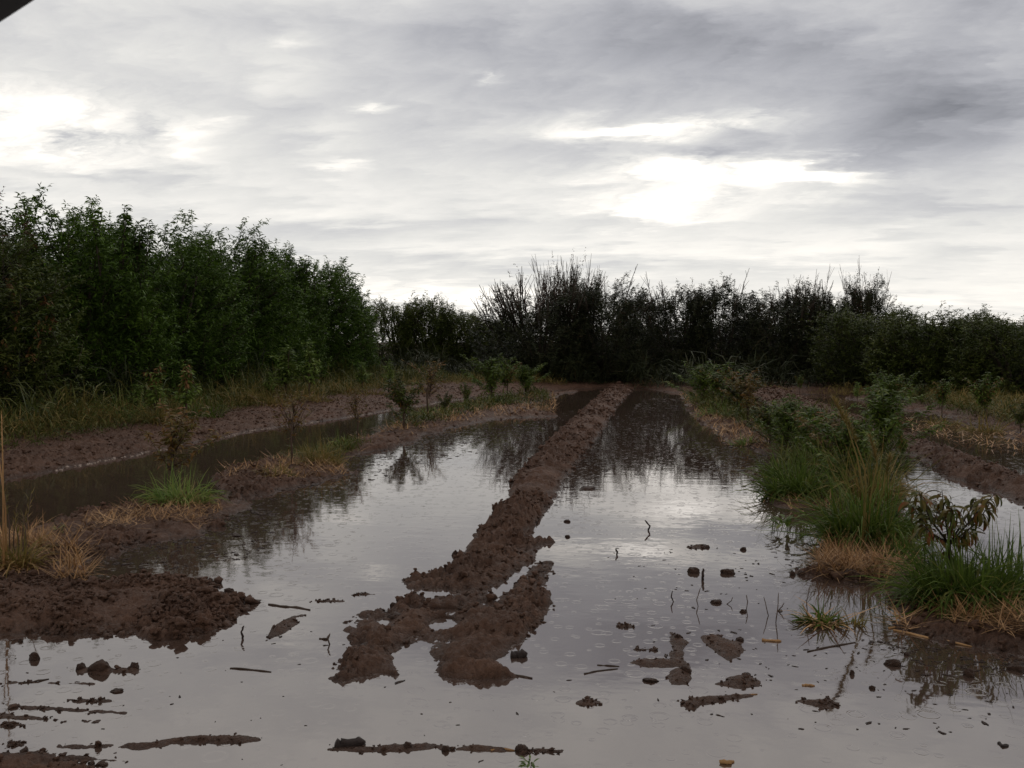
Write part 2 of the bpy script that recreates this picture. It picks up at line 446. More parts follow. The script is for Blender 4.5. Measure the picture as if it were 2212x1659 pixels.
FB = [(np.min([q[0] for q in f[1]]) - .5, np.max([q[0] for q in f[1]]) + .5, np.min([q[1] for q in f[1]]) - .5, np.max([q[1] for q in f[1]]) + .5) for f in FE]
HB = []
for hp in holes:
    HB.append(hp)

def height(x, y):
    """terrain height over the flood level and index of the feature that makes it"""
    x = np.asarray(x, float); y = np.asarray(y, float)
    h = np.full(x.shape, -0.09); fid = np.full(x.shape, -1)
    R1 = fbm(x * 5, y * 5, 5, 1, 0.64)
    R2 = fbm(x * 1.1, y * 1.1, 3, 5)
    C1 = clods(x * 4.5, y * 4.5, 1) * 0.45 + clods(x * 11, y * 11, 2) * 0.5 + clods(x * 27, y * 27, 3) * 0.42 + fbm(x * 30, y * 30, 4, 9, .7) * 0.5 + fbm(x * 9, y * 9, 4, 19, .6) * .5
    C0 = C1; C1 = C1 * np.clip(.85 + 1.6 * fbm(x * 1.9, y * 1.9, 3, 33), .42, 1.2)
    C2 = fbm(x * 2.2, y * 2.2, 4, 15)
    for i, (nm, poly, H, sl, rag, lump, lab) in enumerate(FE):
        b = FB[i]
        msk = (x > b[0]) & (x < b[1]) & (y > b[2]) & (y < b[3])
        if not msk.any(): continue
        d = sdf(poly, x[msk], y[msk])
        if i == 2:
            for hp in HB:
                d = np.minimum(d, -sdf(hp, x[msk], y[msk]) * 3.0)
        low = 1.0
        if i == 2:
            for hp in HB:
                low = np.minimum(low, np.clip(-sdf(hp, x[msk], y[msk]) / .6, 0, 1) * .8 + .2)
        d = d + R1[msk] * rag * 1.4 + (R2[msk] * rag * 1.2 if rag > 0.1 else 0)
        k = np.clip(d * sl, -0.09, None)
        hh = np.where(k > 0, H * (1 - np.exp(-k / H)), k)
        amp = np.clip((d + 0.03) / 0.08, 0, 1)
        hh = np.where(hh > 0, hh * low, hh) + amp * low ** .5 * ((C0 if i > 12 else C1)[msk] * lump * 1.3 + C2[msk] * lump * 0.8 - lump * 0.25)
        cur = h[msk]; up_ = hh > cur
        cur[up_] = hh[up_]; h[msk] = cur
        fi = fid[msk]; fi[up_] = i; fid[msk] = fi
    return h, fid

def hz(x, y):
    h, _ = height(np.array([x]), np.array([y]))
    return max(0.0, float(h[0]))

# polar-ish grid: fine near the road, coarser with distance
ys = 2.7 * np.exp(np.arange(0, 940) * 0.0031)
ys = np.concatenate([ys, ys[-1] * 1.045 ** np.arange(1, 110)])
ss = np.arange(-0.92, 0.62, 0.0019)
Sg, Yg = np.meshgrid(ss, ys)
Xg = Sg * Yg
far = np.clip((Yg - 60) / 10, 0, 1)
h, fid = height(Xg.ravel(), Yg.ravel())
h = h.reshape(Xg.shape); fid = fid.reshape(Xg.shape)
h = h * (1 - far) + 0.12 * far
h[Yg > 85] = 0.12
ny, nx = Xg.shape
P = np.stack([Xg, Yg, h], -1).reshape(-1, 3)
idx = np.arange(ny * nx).reshape(ny, nx)
q = np.stack([idx[:-1, :-1], idx[:-1, 1:], idx[1:, 1:], idx[1:, :-1]], -1).reshape(-1, 4)
ff = fid[:-1, :-1].ravel().copy()
hf = np.maximum.reduce([h[:-1, :-1], h[1:, :-1], h[:-1, 1:], h[1:, 1:]]).ravel()
ff[hf < -0.012] = -1
isg = np.isin(ff, [-1, 0, 1])

# lumps of mud
import bmesh
bmh = bmesh.new(); bmesh.ops.create_icosphere(bmh, subdivisions=2, radius=1)
IV = np.array([v.co[:] for v in bmh.verts]); IT = np.array([[v.index for v in f.verts] for f in bmh.faces]); bmh.free()
LV = []
for k in range(14):
    r_ = np.random.default_rng(50 + k)
    D = r_.normal(size=(9, 3)); D /= np.linalg.norm(D, axis=1)[:, None]
    s_ = 1 + sum(0.20 * np.sin(4.2 * (IV @ D[j]) + r_.random() * 6) for j in range(5)) + r_.normal(size=len(IV)) * 0.16
    LV.append(IV * s_[:, None] * np.array([1, r_.uniform(.7, 1.1), r_.uniform(.55, .85)]))
LV = np.array(LV)
def lumps(mb, P_, R_):
    n = len(P_)
    if n == 0: return
    k = rng.integers(0, len(LV), n); a = rng.random(n) * 2 * PI
    V = LV[k].copy()
    c, s = np.cos(a)[:, None], np.sin(a)[:, None]
    V = np.stack([V[..., 0] * c - V[..., 1] * s, V[..., 0] * s + V[..., 1] * c, V[..., 2]], -1)
    V = V * np.asarray(R_)[:, None, None] + np.asarray(P_)[:, None, :]
    T = IT[None] + (np.arange(n) * len(IV))[:, None, None]
    mb.add(V.reshape(-1, 3), None, T.reshape(-1, 3))

def sample_poly(poly, n, pad=0.0):
    Pp = np.array(poly); lo = Pp.min(0) - pad; hi = Pp.max(0) + pad
    out = []
    tot = 0
    for _ in range(60):
        q_ = lo + rng.random((n * 3, 2)) * (hi - lo)
        keep = sdf(poly, q_[:, 0], q_[:, 1]) > -pad
        # even density on screen: prefer near ground less than area would
        out.append(q_[keep]); tot += keep.sum()
        if tot >= n: break
    return np.concatenate(out)[:n]

def split(sel):
    Q = q[sel]
    u, inv = np.unique(Q.ravel(), return_inverse=True)
    return P[u], inv.reshape(-1, 4)

V_, Q_ = split(isg)
mbg = MB(); mbg.add(V_, Q_)
pl = sample_poly(landL, 7000)
pl = pl[(np.abs(pl[:, 0]) < 14) & (pl[:, 1] < 34)]
band = sample_poly(shore + [(x - 2.2, y) for x, y in shore[::-1]], 5000)
pl = np.vstack([pl, band]); hh, _ = height(pl[:, 0], pl[:, 1])
k = hh > 0.0
lumps(mbg, np.column_stack([pl[k], hh[k]]), np.exp(rng.normal(-4.3, 0.45, k.sum())).clip(.006, .06))
tag(mbg.build('ground', M['mud']), kind='structure')

DENS = {2: 13000, 3: 5000, 4: 8000, 5: 3600, 6: 700, 7: 900, 8: 600, 9: 700, 10: 120, 11: 150, 12: 260}
for i, f in enumerate(FE):
    if i < 2: continue
    sel = ff == i
    if not sel.any(): continue
    V_, Q_ = split(sel)
    mb = MB(); mb.add(V_, Q_)
    area_n = DENS.get(i, 20)
    pts = sample_poly(f[1], area_n, 0.015 if i > 12 else 0.05)
    hh, _ = height(pts[:, 0], pts[:, 1])
    k = (hh > -0.02) & (fbm(pts[:, 0] * 1.9, pts[:, 1] * 1.9, 3, 33) > rng.normal(-.08, .14, len(pts)) - (9 if i > 12 else 0))
    dist = pts[k][:, 1]
    rr = np.exp(rng.normal(-4.9, 0.45, k.sum())) * (1 + dist * 0.05)
    if i > 12: rr = np.exp(rng.normal(-5.2, 0.4, k.sum()))
    lumps(mb, np.column_stack([pts[k], hh[k] + rr * 0.3]), rr.clip(.004, .07))
    o = mb.build(f[0], M['mud'])
    if f[6] == 'R':
        tag(o, kind='structure')
    else:
        tag(o, f[6], 'mud islet', 'low mud islets standing out of the flood water')

# big ground under everything, water sheet
W_ = 4000
tag(mk('ground_base', [(-W_, -200, -0.3), (W_, -200, -0.3), (W_, W_, -0.3), (-W_, W_, -0.3)], [(0, 1, 2, 3)], None, M['mud'], smooth=False), kind='structure')
tag(mk('flood_water', [(-120, -60, 0), (120, -60, 0), (120, 70, 0), (-120, 70, 0)], [(0, 1, 2, 3)], None, M['water'], smooth=False), kind='structure')
# land outside the fine grid, both sides
for xs0, xs1, nm in ((-400, 0, 'ground'), (0, 400, 'ground')):
    s0 = -0.915 if xs0 < 0 else 0.60
    x1 = [(s0 * y_, y_) for y_ in (70, 400)]
    e_ = xs0 if xs0 < 0 else xs1
    tag(mk('ground', [(x1[0][0], 70, .11), (e_, 70, .11), (e_, 400, .11), (x1[1][0], 400, .11)], [(0, 1, 2, 3)] if xs0 > -1 else [(3, 2, 1, 0)], None, M['mud'], smooth=False), kind='structure')

# thin pale foam line along the left shore
mb = MB()
for a, b in zip(shore[1:-2], shore[2:-1]):
    a = np.array(a); b = np.array(b); n = int(np.linalg.norm(b - a) / 0.02)
    t = rng.random(n)
    p_ = a + (b - a) * t[:, None]
    # walk to the actual waterline
    for _ in range(10):
        hh, _f = height(p_[:, 0], p_[:, 1])
        p_[:, 0] += np.where(hh > 0.004, 0.035, -0.02)
    keep = (fbm(p_[:, 0] * .8, p_[:, 1] * .8, 3, 40) > -0.12)
    p_ = p_[keep]
    lumps(mb, np.column_stack([p_, np.full(len(p_), 0.002)]), rng.uniform(.004, .014, len(p_)))
tag(mb.build('foam_line', M['foam']), kind='stuff')

# ------------------------------------------------------------------ hill far away
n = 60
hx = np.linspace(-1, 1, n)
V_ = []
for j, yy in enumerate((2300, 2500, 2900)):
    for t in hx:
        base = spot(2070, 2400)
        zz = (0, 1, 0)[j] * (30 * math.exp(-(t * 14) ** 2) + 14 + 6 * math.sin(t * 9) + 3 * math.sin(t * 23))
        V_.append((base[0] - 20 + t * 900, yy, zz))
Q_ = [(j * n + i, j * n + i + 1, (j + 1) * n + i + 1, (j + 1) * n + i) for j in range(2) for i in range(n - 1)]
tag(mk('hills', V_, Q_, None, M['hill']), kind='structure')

# ------------------------------------------------------------------ trees
def crown_r(t):
    return np.interp(t, [0, .08, .3, .55, .8, 1.0], [.85, .97, 1.0, .98, .88, .62])

def shoot_leaves(mb, A, D, L, n_per_m, LL, seg=2, lean=(55, 18), droop=(65, 25)):
    """leaves along straight-ish shoots A + t D"""
    cnt = np.maximum(3, (L * n_per_m).astype(int))
    k = np.repeat(np.arange(len(A)), cnt)
    t = rng.random(len(k)) ** 0.85
    Pp = A[k] + D[k] * (L[k] * t)[:, None]
    az = rng.random(len(k)) * 2 * PI
    ll = rng.uniform(.7, 1.15, len(k)) * LL * (1.1 - .35 * t)
    blades(mb, Pp, az, np.radians(rng.normal(*lean, len(k))), ll, ll * 0.24, np.radians(rng.normal(*droop, len(k))), seg, True, rng.normal(0, .5, len(k)))

def make_tree(name, H=4.2, R=2.0, ns=700, npm=34, LL=.14, sprouts=14, leafm='leaf', twigs=0, brown=0, seed=1, sproutleaf=1.0, lo=.03, sl=(.6, 1.15), ct=.80):
    global rng
    rng = np.random.default_rng(seed)
    root = empty(name, (0, 0, 0))
    wb = MB()
    tube(wb, [(0, 0, -.1), (.03, 0, .25), (.0, .04, .55)], [.13, .11, .1], 8)
    ends = []
    nl = 6
    for i in range(nl):
        a = i * 2 * PI / nl + rng.normal(0, .25); r = R * rng.uniform(.35, .6)
        z1 = H * rng.uniform(.55, .72)
        pts = [(0, 0, .45), (.3 * r * math.cos(a), .3 * r * math.sin(a), .8), (.7 * r * math.cos(a + .1), .7 * r * math.sin(a + .1), .45 * z1 + .5), (r * math.cos(a), r * math.sin(a), z1)]
        tube(wb, pts, [.07, .055, .04, .02], 6)
        ends.append(pts)
    # fruiting shoots filling the crown
    t = rng.random(ns) ** 1.15
    a = rng.random(ns) * 2 * PI
    z = H * (lo + (ct * (1 + .14 * np.sin(2 * a + seed) + .07 * np.sin(5 * a + 2 * seed)) - lo) * t)
    lobes = 1 + .16 * np.sin(a * 3 + seed) + .10 * np.sin(a * 5 + z * 2.2 + seed * 2)
    rho = rng.random(ns) ** .36 * crown_r(t) * R * .93 * lobes
    A = np.stack([rho * np.cos(a), rho * np.sin(a), z], 1)
    D = np.stack([np.cos(a) * .35 + rng.normal(0, .3, ns), np.sin(a) * .35 + rng.normal(0, .3, ns), rng.uniform(.2, 1.0, ns)], 1)
    D /= np.linalg.norm(D, axis=1)[:, None]
    L_ = rng.uniform(.25, .65, ns)
    cb = MB()
    shoot_leaves(cb, A, D, L_, npm, LL)
    for i in range(0, ns, 5):
        e = A[i] + D[i] * L_[i]
        tube(wb, [A[i] * np.array([.8, .8, .92]), A[i], e], [.012, .008, .003], 3)
    # water sprouts standing out of the top
    n = sprouts
    if n:
        nc = max(3, n // 4)
        cx_ = R * .78 * np.sqrt(rng.random(nc)); ca_ = rng.random(nc) * 2 * PI; chh = rng.uniform(.45, 1.0, nc)
        wch = rng.integers(0, nc, n)
        qx = cx_[wch] * np.cos(ca_[wch]) + rng.normal(0, .13, n); qy = cx_[wch] * np.sin(ca_[wch]) + rng.normal(0, .13, n)
        rr = np.hypot(qx, qy); a = np.arctan2(qy, qx)
        A2 = np.stack([rr * np.cos(a), rr * np.sin(a), H * rng.uniform(ct - .14, ct - .04, n)], 1)
        D2 = np.stack([np.cos(a) * .16 + rng.normal(0, .13, n), np.sin(a) * .16 + rng.normal(0, .13, n), np.ones(n)], 1)
        D2 /= np.linalg.norm(D2, axis=1)[:, None]
        L2 = rng.uniform(*sl, n) * H / 4.2 * (.35 + .75 * chh[wch])
        shoot_leaves(cb, A2, D2, L2, 52 * sproutleaf, LL * 1.3, 3, (60, 12), (75, 18))
        for i in range(n):
            tube(wb, [A2[i] - D2[i] * .6, A2[i] + D2[i] * L2[i] * .5, A2[i] + D2[i] * L2[i]], [.014, .009, .003], 4)
    if twigs:
        for i in range(twigs):
            a = rng.random() * 2 * PI; rr = R * .8 * math.sqrt(rng.random())
            A3 = np.array([rr * math.cos(a), rr * math.sin(a), H * rng.uniform(ct - .25, ct - .05)])
            D3 = np.array([math.cos(a) * .32 * rr + rng.normal(0, .1), math.sin(a) * .32 * rr + rng.normal(0, .1), 1.0]); D3 /= np.linalg.norm(D3)
            l3 = rng.uniform(.8, 1.75) * H / 4.2
            e = A3 + D3 * l3; mid = A3 + D3 * l3 * .5 + rng.normal(0, .03, 3)
            tube(wb, [A3, mid, e], [.022, .016, .009], 3)
            for _ in range(5):
                s0 = A3 + D3 * l3 * rng.uniform(.3, .8)
                tube(wb, [s0, s0 + (D3 + rng.normal(0, .28, 3)) * rng.uniform(.25, .6)], [.011, .006], 3)
    wb.build('trunk', M['bark'], root)
    cb.build('crown', M[leafm], root)
    if brown:
        bb = MB()
        t = rng.random(brown); a = rng.random(brown) * 2 * PI
        z = H * (.5 + .42 * t); rho = rng.random(brown) ** .5 * crown_r(.2 + .8 * t) * R * .9
        A = np.stack([rho * np.cos(a), rho * np.sin(a), z], 1)
        D = np.stack([rng.normal(0, .2, brown), rng.normal(0, .2, brown), np.ones(brown)], 1)
        shoot_leaves(bb, A, D, rng.uniform(.3, .6, brown), 26, LL * .9)
        tag(bb.build('withered_leaves', M['leaf_brown'], root), 'reddish brown withered leaves')
    root['nomH'] = H
    return root

def copy_tree(o):
    c = o.copy(); COL.objects.link(c)
    for ch in o.children:
        d = ch.copy(); COL.objects.link(d); d.parent = c
    return c

PROTO = {}
USED = set()
def place(kind, x, y, z, sx, sz, rz, label, cat, group):
    o = PROTO[kind]
    if kind in USED:
        o = copy_tree(o)
    USED.add(kind)
    o.location = (x, y, z); o.scale = (sx, sx, sz); o.rotation_euler = (0, 0, rz)
    if 'group' in o: del o['group']
    tag(o, label, cat, group)
    return o

PROTO['g1'] = make_tree('peach_tree', seed=11, ns=2100, npm=48, sprouts=26, ct=.83, sl=(.6, 1.1), LL=.175)
PROTO['g2'] = make_tree('peach_tree', seed=12, ns=2100, npm=48, sprouts=30, ct=.82, sl=(.6, 1.2), LL=.175)
PROTO['g3'] = make_tree('peach_tree', seed=13, ns=2100, npm=48, sprouts=26, R=2.1, ct=.84, sl=(.6, 1.1), LL=.175)
PROTO['g4'] = make_tree('peach_tree', seed=14, ns=1600, npm=46, sprouts=10, leafm='leaf_olive', brown=60, sl=(.4, .8))
PROTO['g5'] = make_tree('peach_tree', H=3.0, R=1.7, seed=15, ns=1300, npm=44, sprouts=40, leafm='leaf_olive', sl=(.5, .8), LL=.15)
PROTO['d1'] = make_tree('dying_tree', seed=21, ns=1250, npm=44, sprouts=4, leafm='leaf_dark', twigs=80, brown=40, sl=(.4, .8), R=2.0, ct=.66, LL=.16)
PROTO['d2'] = make_tree('dying_tree', seed=22, ns=1250, npm=52, sprouts=34, leafm='leaf_dark', twigs=5, brown=60, sproutleaf=2.0, sl=(.35, .8), R=1.9, ct=.82, LL=.16)
PROTO['d3'] = make_tree('dying_tree', seed=23, ns=1250, npm=52, sprouts=34, leafm='leaf_dark', twigs=10, brown=120, sproutleaf=2.0, sl=(.35, .85), R=1.9, ct=.80, LL=.16)

LEFT = [ # Y, X, top y, kind, label
 (11.2, -12.2, 4.5, 'g1', 'tall leafy peach tree cut off by the left edge'),
 (14.9, -12.1, 4.6, 'g4', 'peach tree with brown withered leaves at the left edge'),
 (18.4, -12.0, 4.75, 'g2', 'second full peach tree from the left, its shoots standing against the sky'),
 (21.9, -12.1, 4.85, 'g3', 'third full peach tree from the left, crowned with the tallest shoots'),
 (25.3, -12.0, 4.95, 'g1', 'peach tree in the middle of the left row, behind the tall weeds'),
 (28.7, -12.0, 4.85, 'g2', 'dense green peach tree right of the middle of the left row'),
 (32.0, -11.9, 4.8, 'g1', 'bright green rounded peach tree, last but one of the left row'),
 (34.2, -11.9, 4.3, 'g2', 'darker peach tree that ends the tall left row'),
]
for i, (Y, X, H, kd, lab) in enumerate(LEFT):
    place(kd, X, Y, hz(X, Y) - .02, 1.04 + .05 * math.sin(i * 2.1), H / 4.62, i * 1.9, lab, 'tree', 'tall peach trees of the left row')
for i in range(7):
    Y = 12 + i * 3.9; X = -15.4 - .2 * (i % 2)
    place(('g1', 'g2', 'g3')[i % 3], X, Y, .15, 1.1, .95, i * 2.7, 'peach tree hidden behind the tall left row, showing only through its gaps', 'tree', 'hidden second row of peach trees on the left')
PLW = 'peach trees of the low line at the far end'
DYG = 'dark dying trees across the end of the water'
MID = [ # survey x, Y, top y, kind, width scale, label, group
 (860, 41, 640, 'g5', 1.0, 'low green peach tree just right of the tall left row', PLW),
 (925, 41.5, 637, 'g5', 1.0, 'low green peach tree with a brownish patch, between left row and twiggy tree', PLW),
 (990, 42, 668, 'g5', .95, 'lowest green peach tree left of the big twiggy tree', PLW),
 (1050, 43, 672, 'g5', .9, 'small green peach tree tucked behind the big twiggy tree', PLW),
 (1165, 35, 585, 'd1', 1.15, 'big dark tree with a fan of bare twigs against the sky', DYG),
 (1225, 37, 548, 'd1', .7, 'narrow dark tree with the tallest bare twig of all', DYG),
 (1305, 35, 592, 'd2', .95, 'dark bushy tree left of the gap where the ridge ends', DYG),
 (1365, 39, 622, 'd2', .7, 'slim dark tree just left of the gap above the ridge', DYG),
 (1462, 36, 608, 'd3', .85, 'reddish topped tree just right of the gap above the ridge', DYG),
 (1555, 36, 598, 'd2', .95, 'dark tree with upright leafy shoots, second right of the gap', DYG),
 (1625, 39, 662, 'd3', .7, 'low thin dark tree in the dip of the skyline right of the ridge', DYG),
 (1695, 35, 618, 'd2', .85, 'dark round tree left of the pointed reddish one', DYG),
 (1740, 36, 596, 'd3', .6, 'pointed reddish dark tree on the right', DYG),
 (1805, 36, 622, 'd3', .8, 'dark reddish tree between the two pointed ones', DYG),
 (1868, 35, 580, 'd3', .5, 'slender dark tree sticking up highest on the right', DYG),
 (1885, 31, 660, 'g5', 1.05, 'broad olive peach tree in front of the slender dark tree', PLW),
 (2000, 29, 660, 'g5', .95, 'olive peach tree left of the notch that shows the far hill', PLW),
 (2110, 28, 662, 'g5', .85, 'olive peach tree right of the notch that shows the far hill', PLW),
 (2190, 26.5, 666, 'g5', .95, 'olive peach tree cut off by the right edge', PLW),
 (1110, 46, 690, 'd2', 1.0, 'dark tree hidden deep behind the big twiggy tree', DYG),
 (1250, 46, 690, 'd2', 1.0, 'dark tree deep behind, left of the ridge end', DYG),
 (1395, 47, 690, 'd2', 1.1, 'dark tree closing the gap far behind the end of the ridge', DYG),
 (1510, 46, 690, 'd2', 1.0, 'dark tree deep behind, right of the ridge end', DYG),
 (1640, 46, 680, 'd2', 1.0, 'dark tree deep behind the dip of the skyline', DYG),
 (1780, 45, 670, 'd2', 1.1, 'dark tree deep behind the two pointed ones', DYG),
 (1945, 40, 690, 'g5', 1.2, 'olive tree deep behind the broad olive peach tree', PLW),
 (2070, 41, 705, 'g5', 1.1, 'low olive tree deep below the far hill', PLW),
 (2180, 40, 690, 'g5', 1.2, 'olive tree deep behind at the right edge', PLW),
]
for i, (x, Y, ty, kd, w, lab, grp) in enumerate(MID):
    X, Y = spot(x, Y)
    H = top_z(X, Y, ty)
    nom = {'g5': 3.15, 'd1': 4.3, 'd2': 4.55, 'd3': 4.55}[kd]
    place(kd, X, Y, hz(X, Y) - .03, w, H / nom, i * 2.3 + .4, lab, 'tree', grp)

# ------------------------------------------------------------------ young trees and tall weeds
def make_young(name, H=1.2, R=.4, nb=9, leafm='leaf_young', stem='twig', seed=1, LL=.12, seg=3, base=.3, npm=34, two=None):
    global rng
    rng = np.random.default_rng(seed)
    root = empty(name, (0, 0, 0))
    wb = MB(); cb = MB()
    top = np.array([rng.normal(0, .06), rng.normal(0, .06), H * .9])
    tube(wb, [(0, 0, -.05), (rng.normal(0, .015), rng.normal(0, .015), H * .4), top], [.016, .012, .004], 6)
    A, D, L_ = [np.array([0, 0, H * .55])], [np.array([top[0], top[1], H * .4]) / np.linalg.norm([top[0], top[1], H * .4])], [H * .42]
    for i in range(nb):
        z0 = H * rng.uniform(base, .8); a = i * 2.4 + rng.normal(0, .3)
        l = R * rng.uniform(.8, 1.8)
        e = rng.uniform(.7, 3.2)
        d = np.array([math.cos(a), math.sin(a), e]); d /= np.linalg.norm(d)
        p0 = np.array([top[0] * z0 / H, top[1] * z0 / H, z0])
        l = min(l, max(.08, (H * rng.uniform(.55, 1.02) - z0) / d[2] + .05))
        tube(wb, [p0, p0 + d * l * .5 + np.array([0, 0, -.01]), p0 + d * l], [.006, .004, .002], 4)
        A.append(p0 + d * l * .15); D.append(d); L_.append(l * .85)
    shoot_leaves(cb, np.array(A), np.array(D), np.array(L_), npm, LL, seg, (58, 16), (80, 20))
    wb.build('stem', M[stem], root)
    cb.build('foliage', M[leafm], root)
    if two:
        bb = MB()
        sel = rng.integers(0, len(A), max(2, nb // 2))
        shoot_leaves(bb, np.array(A)[sel], np.array(D)[sel], np.array(L_)[sel], npm * .45, LL, seg, (70, 16), (90, 15))
        tag(bb.build('withered_leaves', M[two], root), 'withered rusty leaves')
    return root

PROTO['y1'] = make_young('young_tree', 1.2, 0.53, 18, 'leaf_young', seed=31, base=.12, two='leaf_rust', npm=110)
PROTO['y2'] = make_young('young_tree', 1.2, 0.47, 21, 'leaf_rust', seed=32, base=.12, npm=74)
PROTO['y3'] = make_young('young_tree', 1.2, 0.56, 33, 'leaf_young', seed=33, base=.12, npm=132)
PROTO['y4'] = make_young('young_tree', 1.2, 0.50, 21, 'leaf_olive', seed=34, base=.10, two='leaf_rust', npm=101)
PROTO['w1'] = make_young('tall_weed', 1.2, .24, 9, 'leaf_weed', seed=35, base=.25, npm=132, LL=.15, two='leaf_tan')
PROTO['w2'] = make_young('tall_weed', 1.2, .28, 12, 'leaf_weed', seed=36, base=.2, npm=132, LL=.14)
PROTO['y5'] = make_young('young_tree', 1.2, 0.53, 24, 'leaf_rust', seed=37, npm=35, LL=.10)

YL = 'young trees of the left sapling row'; YR = 'young trees of the right sapling row'; YF = 'young trees of the far right sapling row'; WD = 'tall weeds at the foot of the left trees'
YOUNG = [ # x, base y, top y, kind, width, label, cat, group
 (370, 1078, 872, 'y2', 1.1, 'rusty brown young tree growing out of the light green grass tussock', YL),
 (632, 1018, 838, 'y5', 1.0, 'sparse young tree with dark stem behind the yellow grass', YL),
 (772, 962, 835, 'y5', .95, 'sparse brown young tree, third of the left sapling row', YL),
 (872, 934, 800, 'y4', 1.0, 'thin stemmed young tree, fourth of the left sapling row', YL),
 (925, 905, 775, 'y5', 1.15, 'pale twiggy young tree in front of the far left trees', YL),
 (962, 905, 842, 'y4', .9, 'short dark green young tree right of the pale twiggy one', YL),
 (1005, 888, 825, 'y1', .9, 'small round young tree half hidden by its taller neighbour', YL),
 (1062, 872, 768, 'y3', 1.2, 'bushy bright green young tree below the twiggy dark tree', YL),
 (1095, 866, 775, 'y1', 1.3, 'green young tree touching the bushy bright one on its right', YL),
 (1135, 860, 785, 'y3', 1.3, 'rounded green young tree at the end of the left sapling row', YL),
 (1520, 882, 783, 'y3', 1.3, 'light green young tree farthest back in the right sapling row', YR),
 (1560, 892, 783, 'y1', 1.4, 'broad light green young tree second from the back of the right row', YR),
 (1595, 905, 788, 'y4', 1.4, 'yellowing young tree third from the back of the right row', YR),
 (1615, 925, 800, 'y2', 1.1, 'rusty young tree leaning over the straw strip', YR),
 (1662, 965, 862, 'y4', 1.3, 'olive young tree left of the dark pair in the right row', YR),
 (1700, 985, 858, 'y3', 1.2, 'dark olive young tree above the big grass tussock', YR),
 (1755, 1005, 872, 'y3', 1.2, 'dark young tree between the grass tussock and the mud ridge', YR),
 (1800, 1020, 885, 'y2', 1.5, 'rusty green young tree left of the pale dry stalks', YR),
 (1835, 1060, 895, 'y3', 1.2, 'leafy young tree behind the pale dry stalks', YR),
 (1905, 1000, 830, 'y3', 1.15, 'dark green young tree right of the pale dry stalks', YR),
 (1945, 1015, 925, 'y1', .7, 'short green young tree nearest to the right mud ridge', YR),
 (1727, 852, 808, 'y1', .9, 'tiny young tree at the foot of the reddish dark trees', YF),
 (1852, 872, 822, 'w2', 1.0, 'bluish green drooping weed between the ridge and the dark trees', YF),
 (1920, 905, 803, 'y3', 1.2, 'rounded bright green young tree, second of the far right row', YF),
 (1990, 880, 820, 'y4', 1.0, 'dim olive young tree, third of the far right row', YF),
 (2035, 905, 815, 'y1', 1.1, 'green young tree with a thin stem, fourth of the far right row', YF),
 (2130, 920, 805, 'y1', 1.1, 'largest young tree of the far right row, with yellow grass below', YF),
 (2205, 940, 860, 'y4', .9, 'young tree at the right edge beyond the mud ridge', YF),
 (338, 935, 778, 'w1', 1.1, 'tall drooping weed with a tan dead leaf, left one of the pair', WD),
 (402, 935, 773, 'w1', 1.0, 'tall drooping weed, right one of the pair', WD),
 (300, 930, 825, 'w2', 1.3, 'shorter green weed left of the tall pair', WD),
 (618, 880, 742, 'w2', 1.5, 'tall broad weed before the middle of the left row', WD),
 (668, 880, 730, 'w2', 1.1, 'tallest weed, slim and green, before the left row', WD),
 (585, 885, 800, 'w2', 1.3, 'low weed left of the two tall broad ones', WD),
 (783, 862, 778, 'w2', 1.2, 'bright weed at the end of the tall left row', WD),
 (840, 862, 775, 'w2', 1.0, 'slim green weed right of the end of the left row', WD),
]
for i, (x, by, ty, kd, w, lab, grp) in enumerate(YOUNG):
    X, Y = G(x, by)
    z = hz(X, Y)
    H = max(.25, top_z(X, Y, ty) - z)
    s = H / 1.2
    place(kd, X, Y, z - .01, (s * w if s < 1.2 else w * 1.1) * 1.15, s, i * 1.7, lab, 'weed' if kd[0] == 'w' else 'young tree', grp)

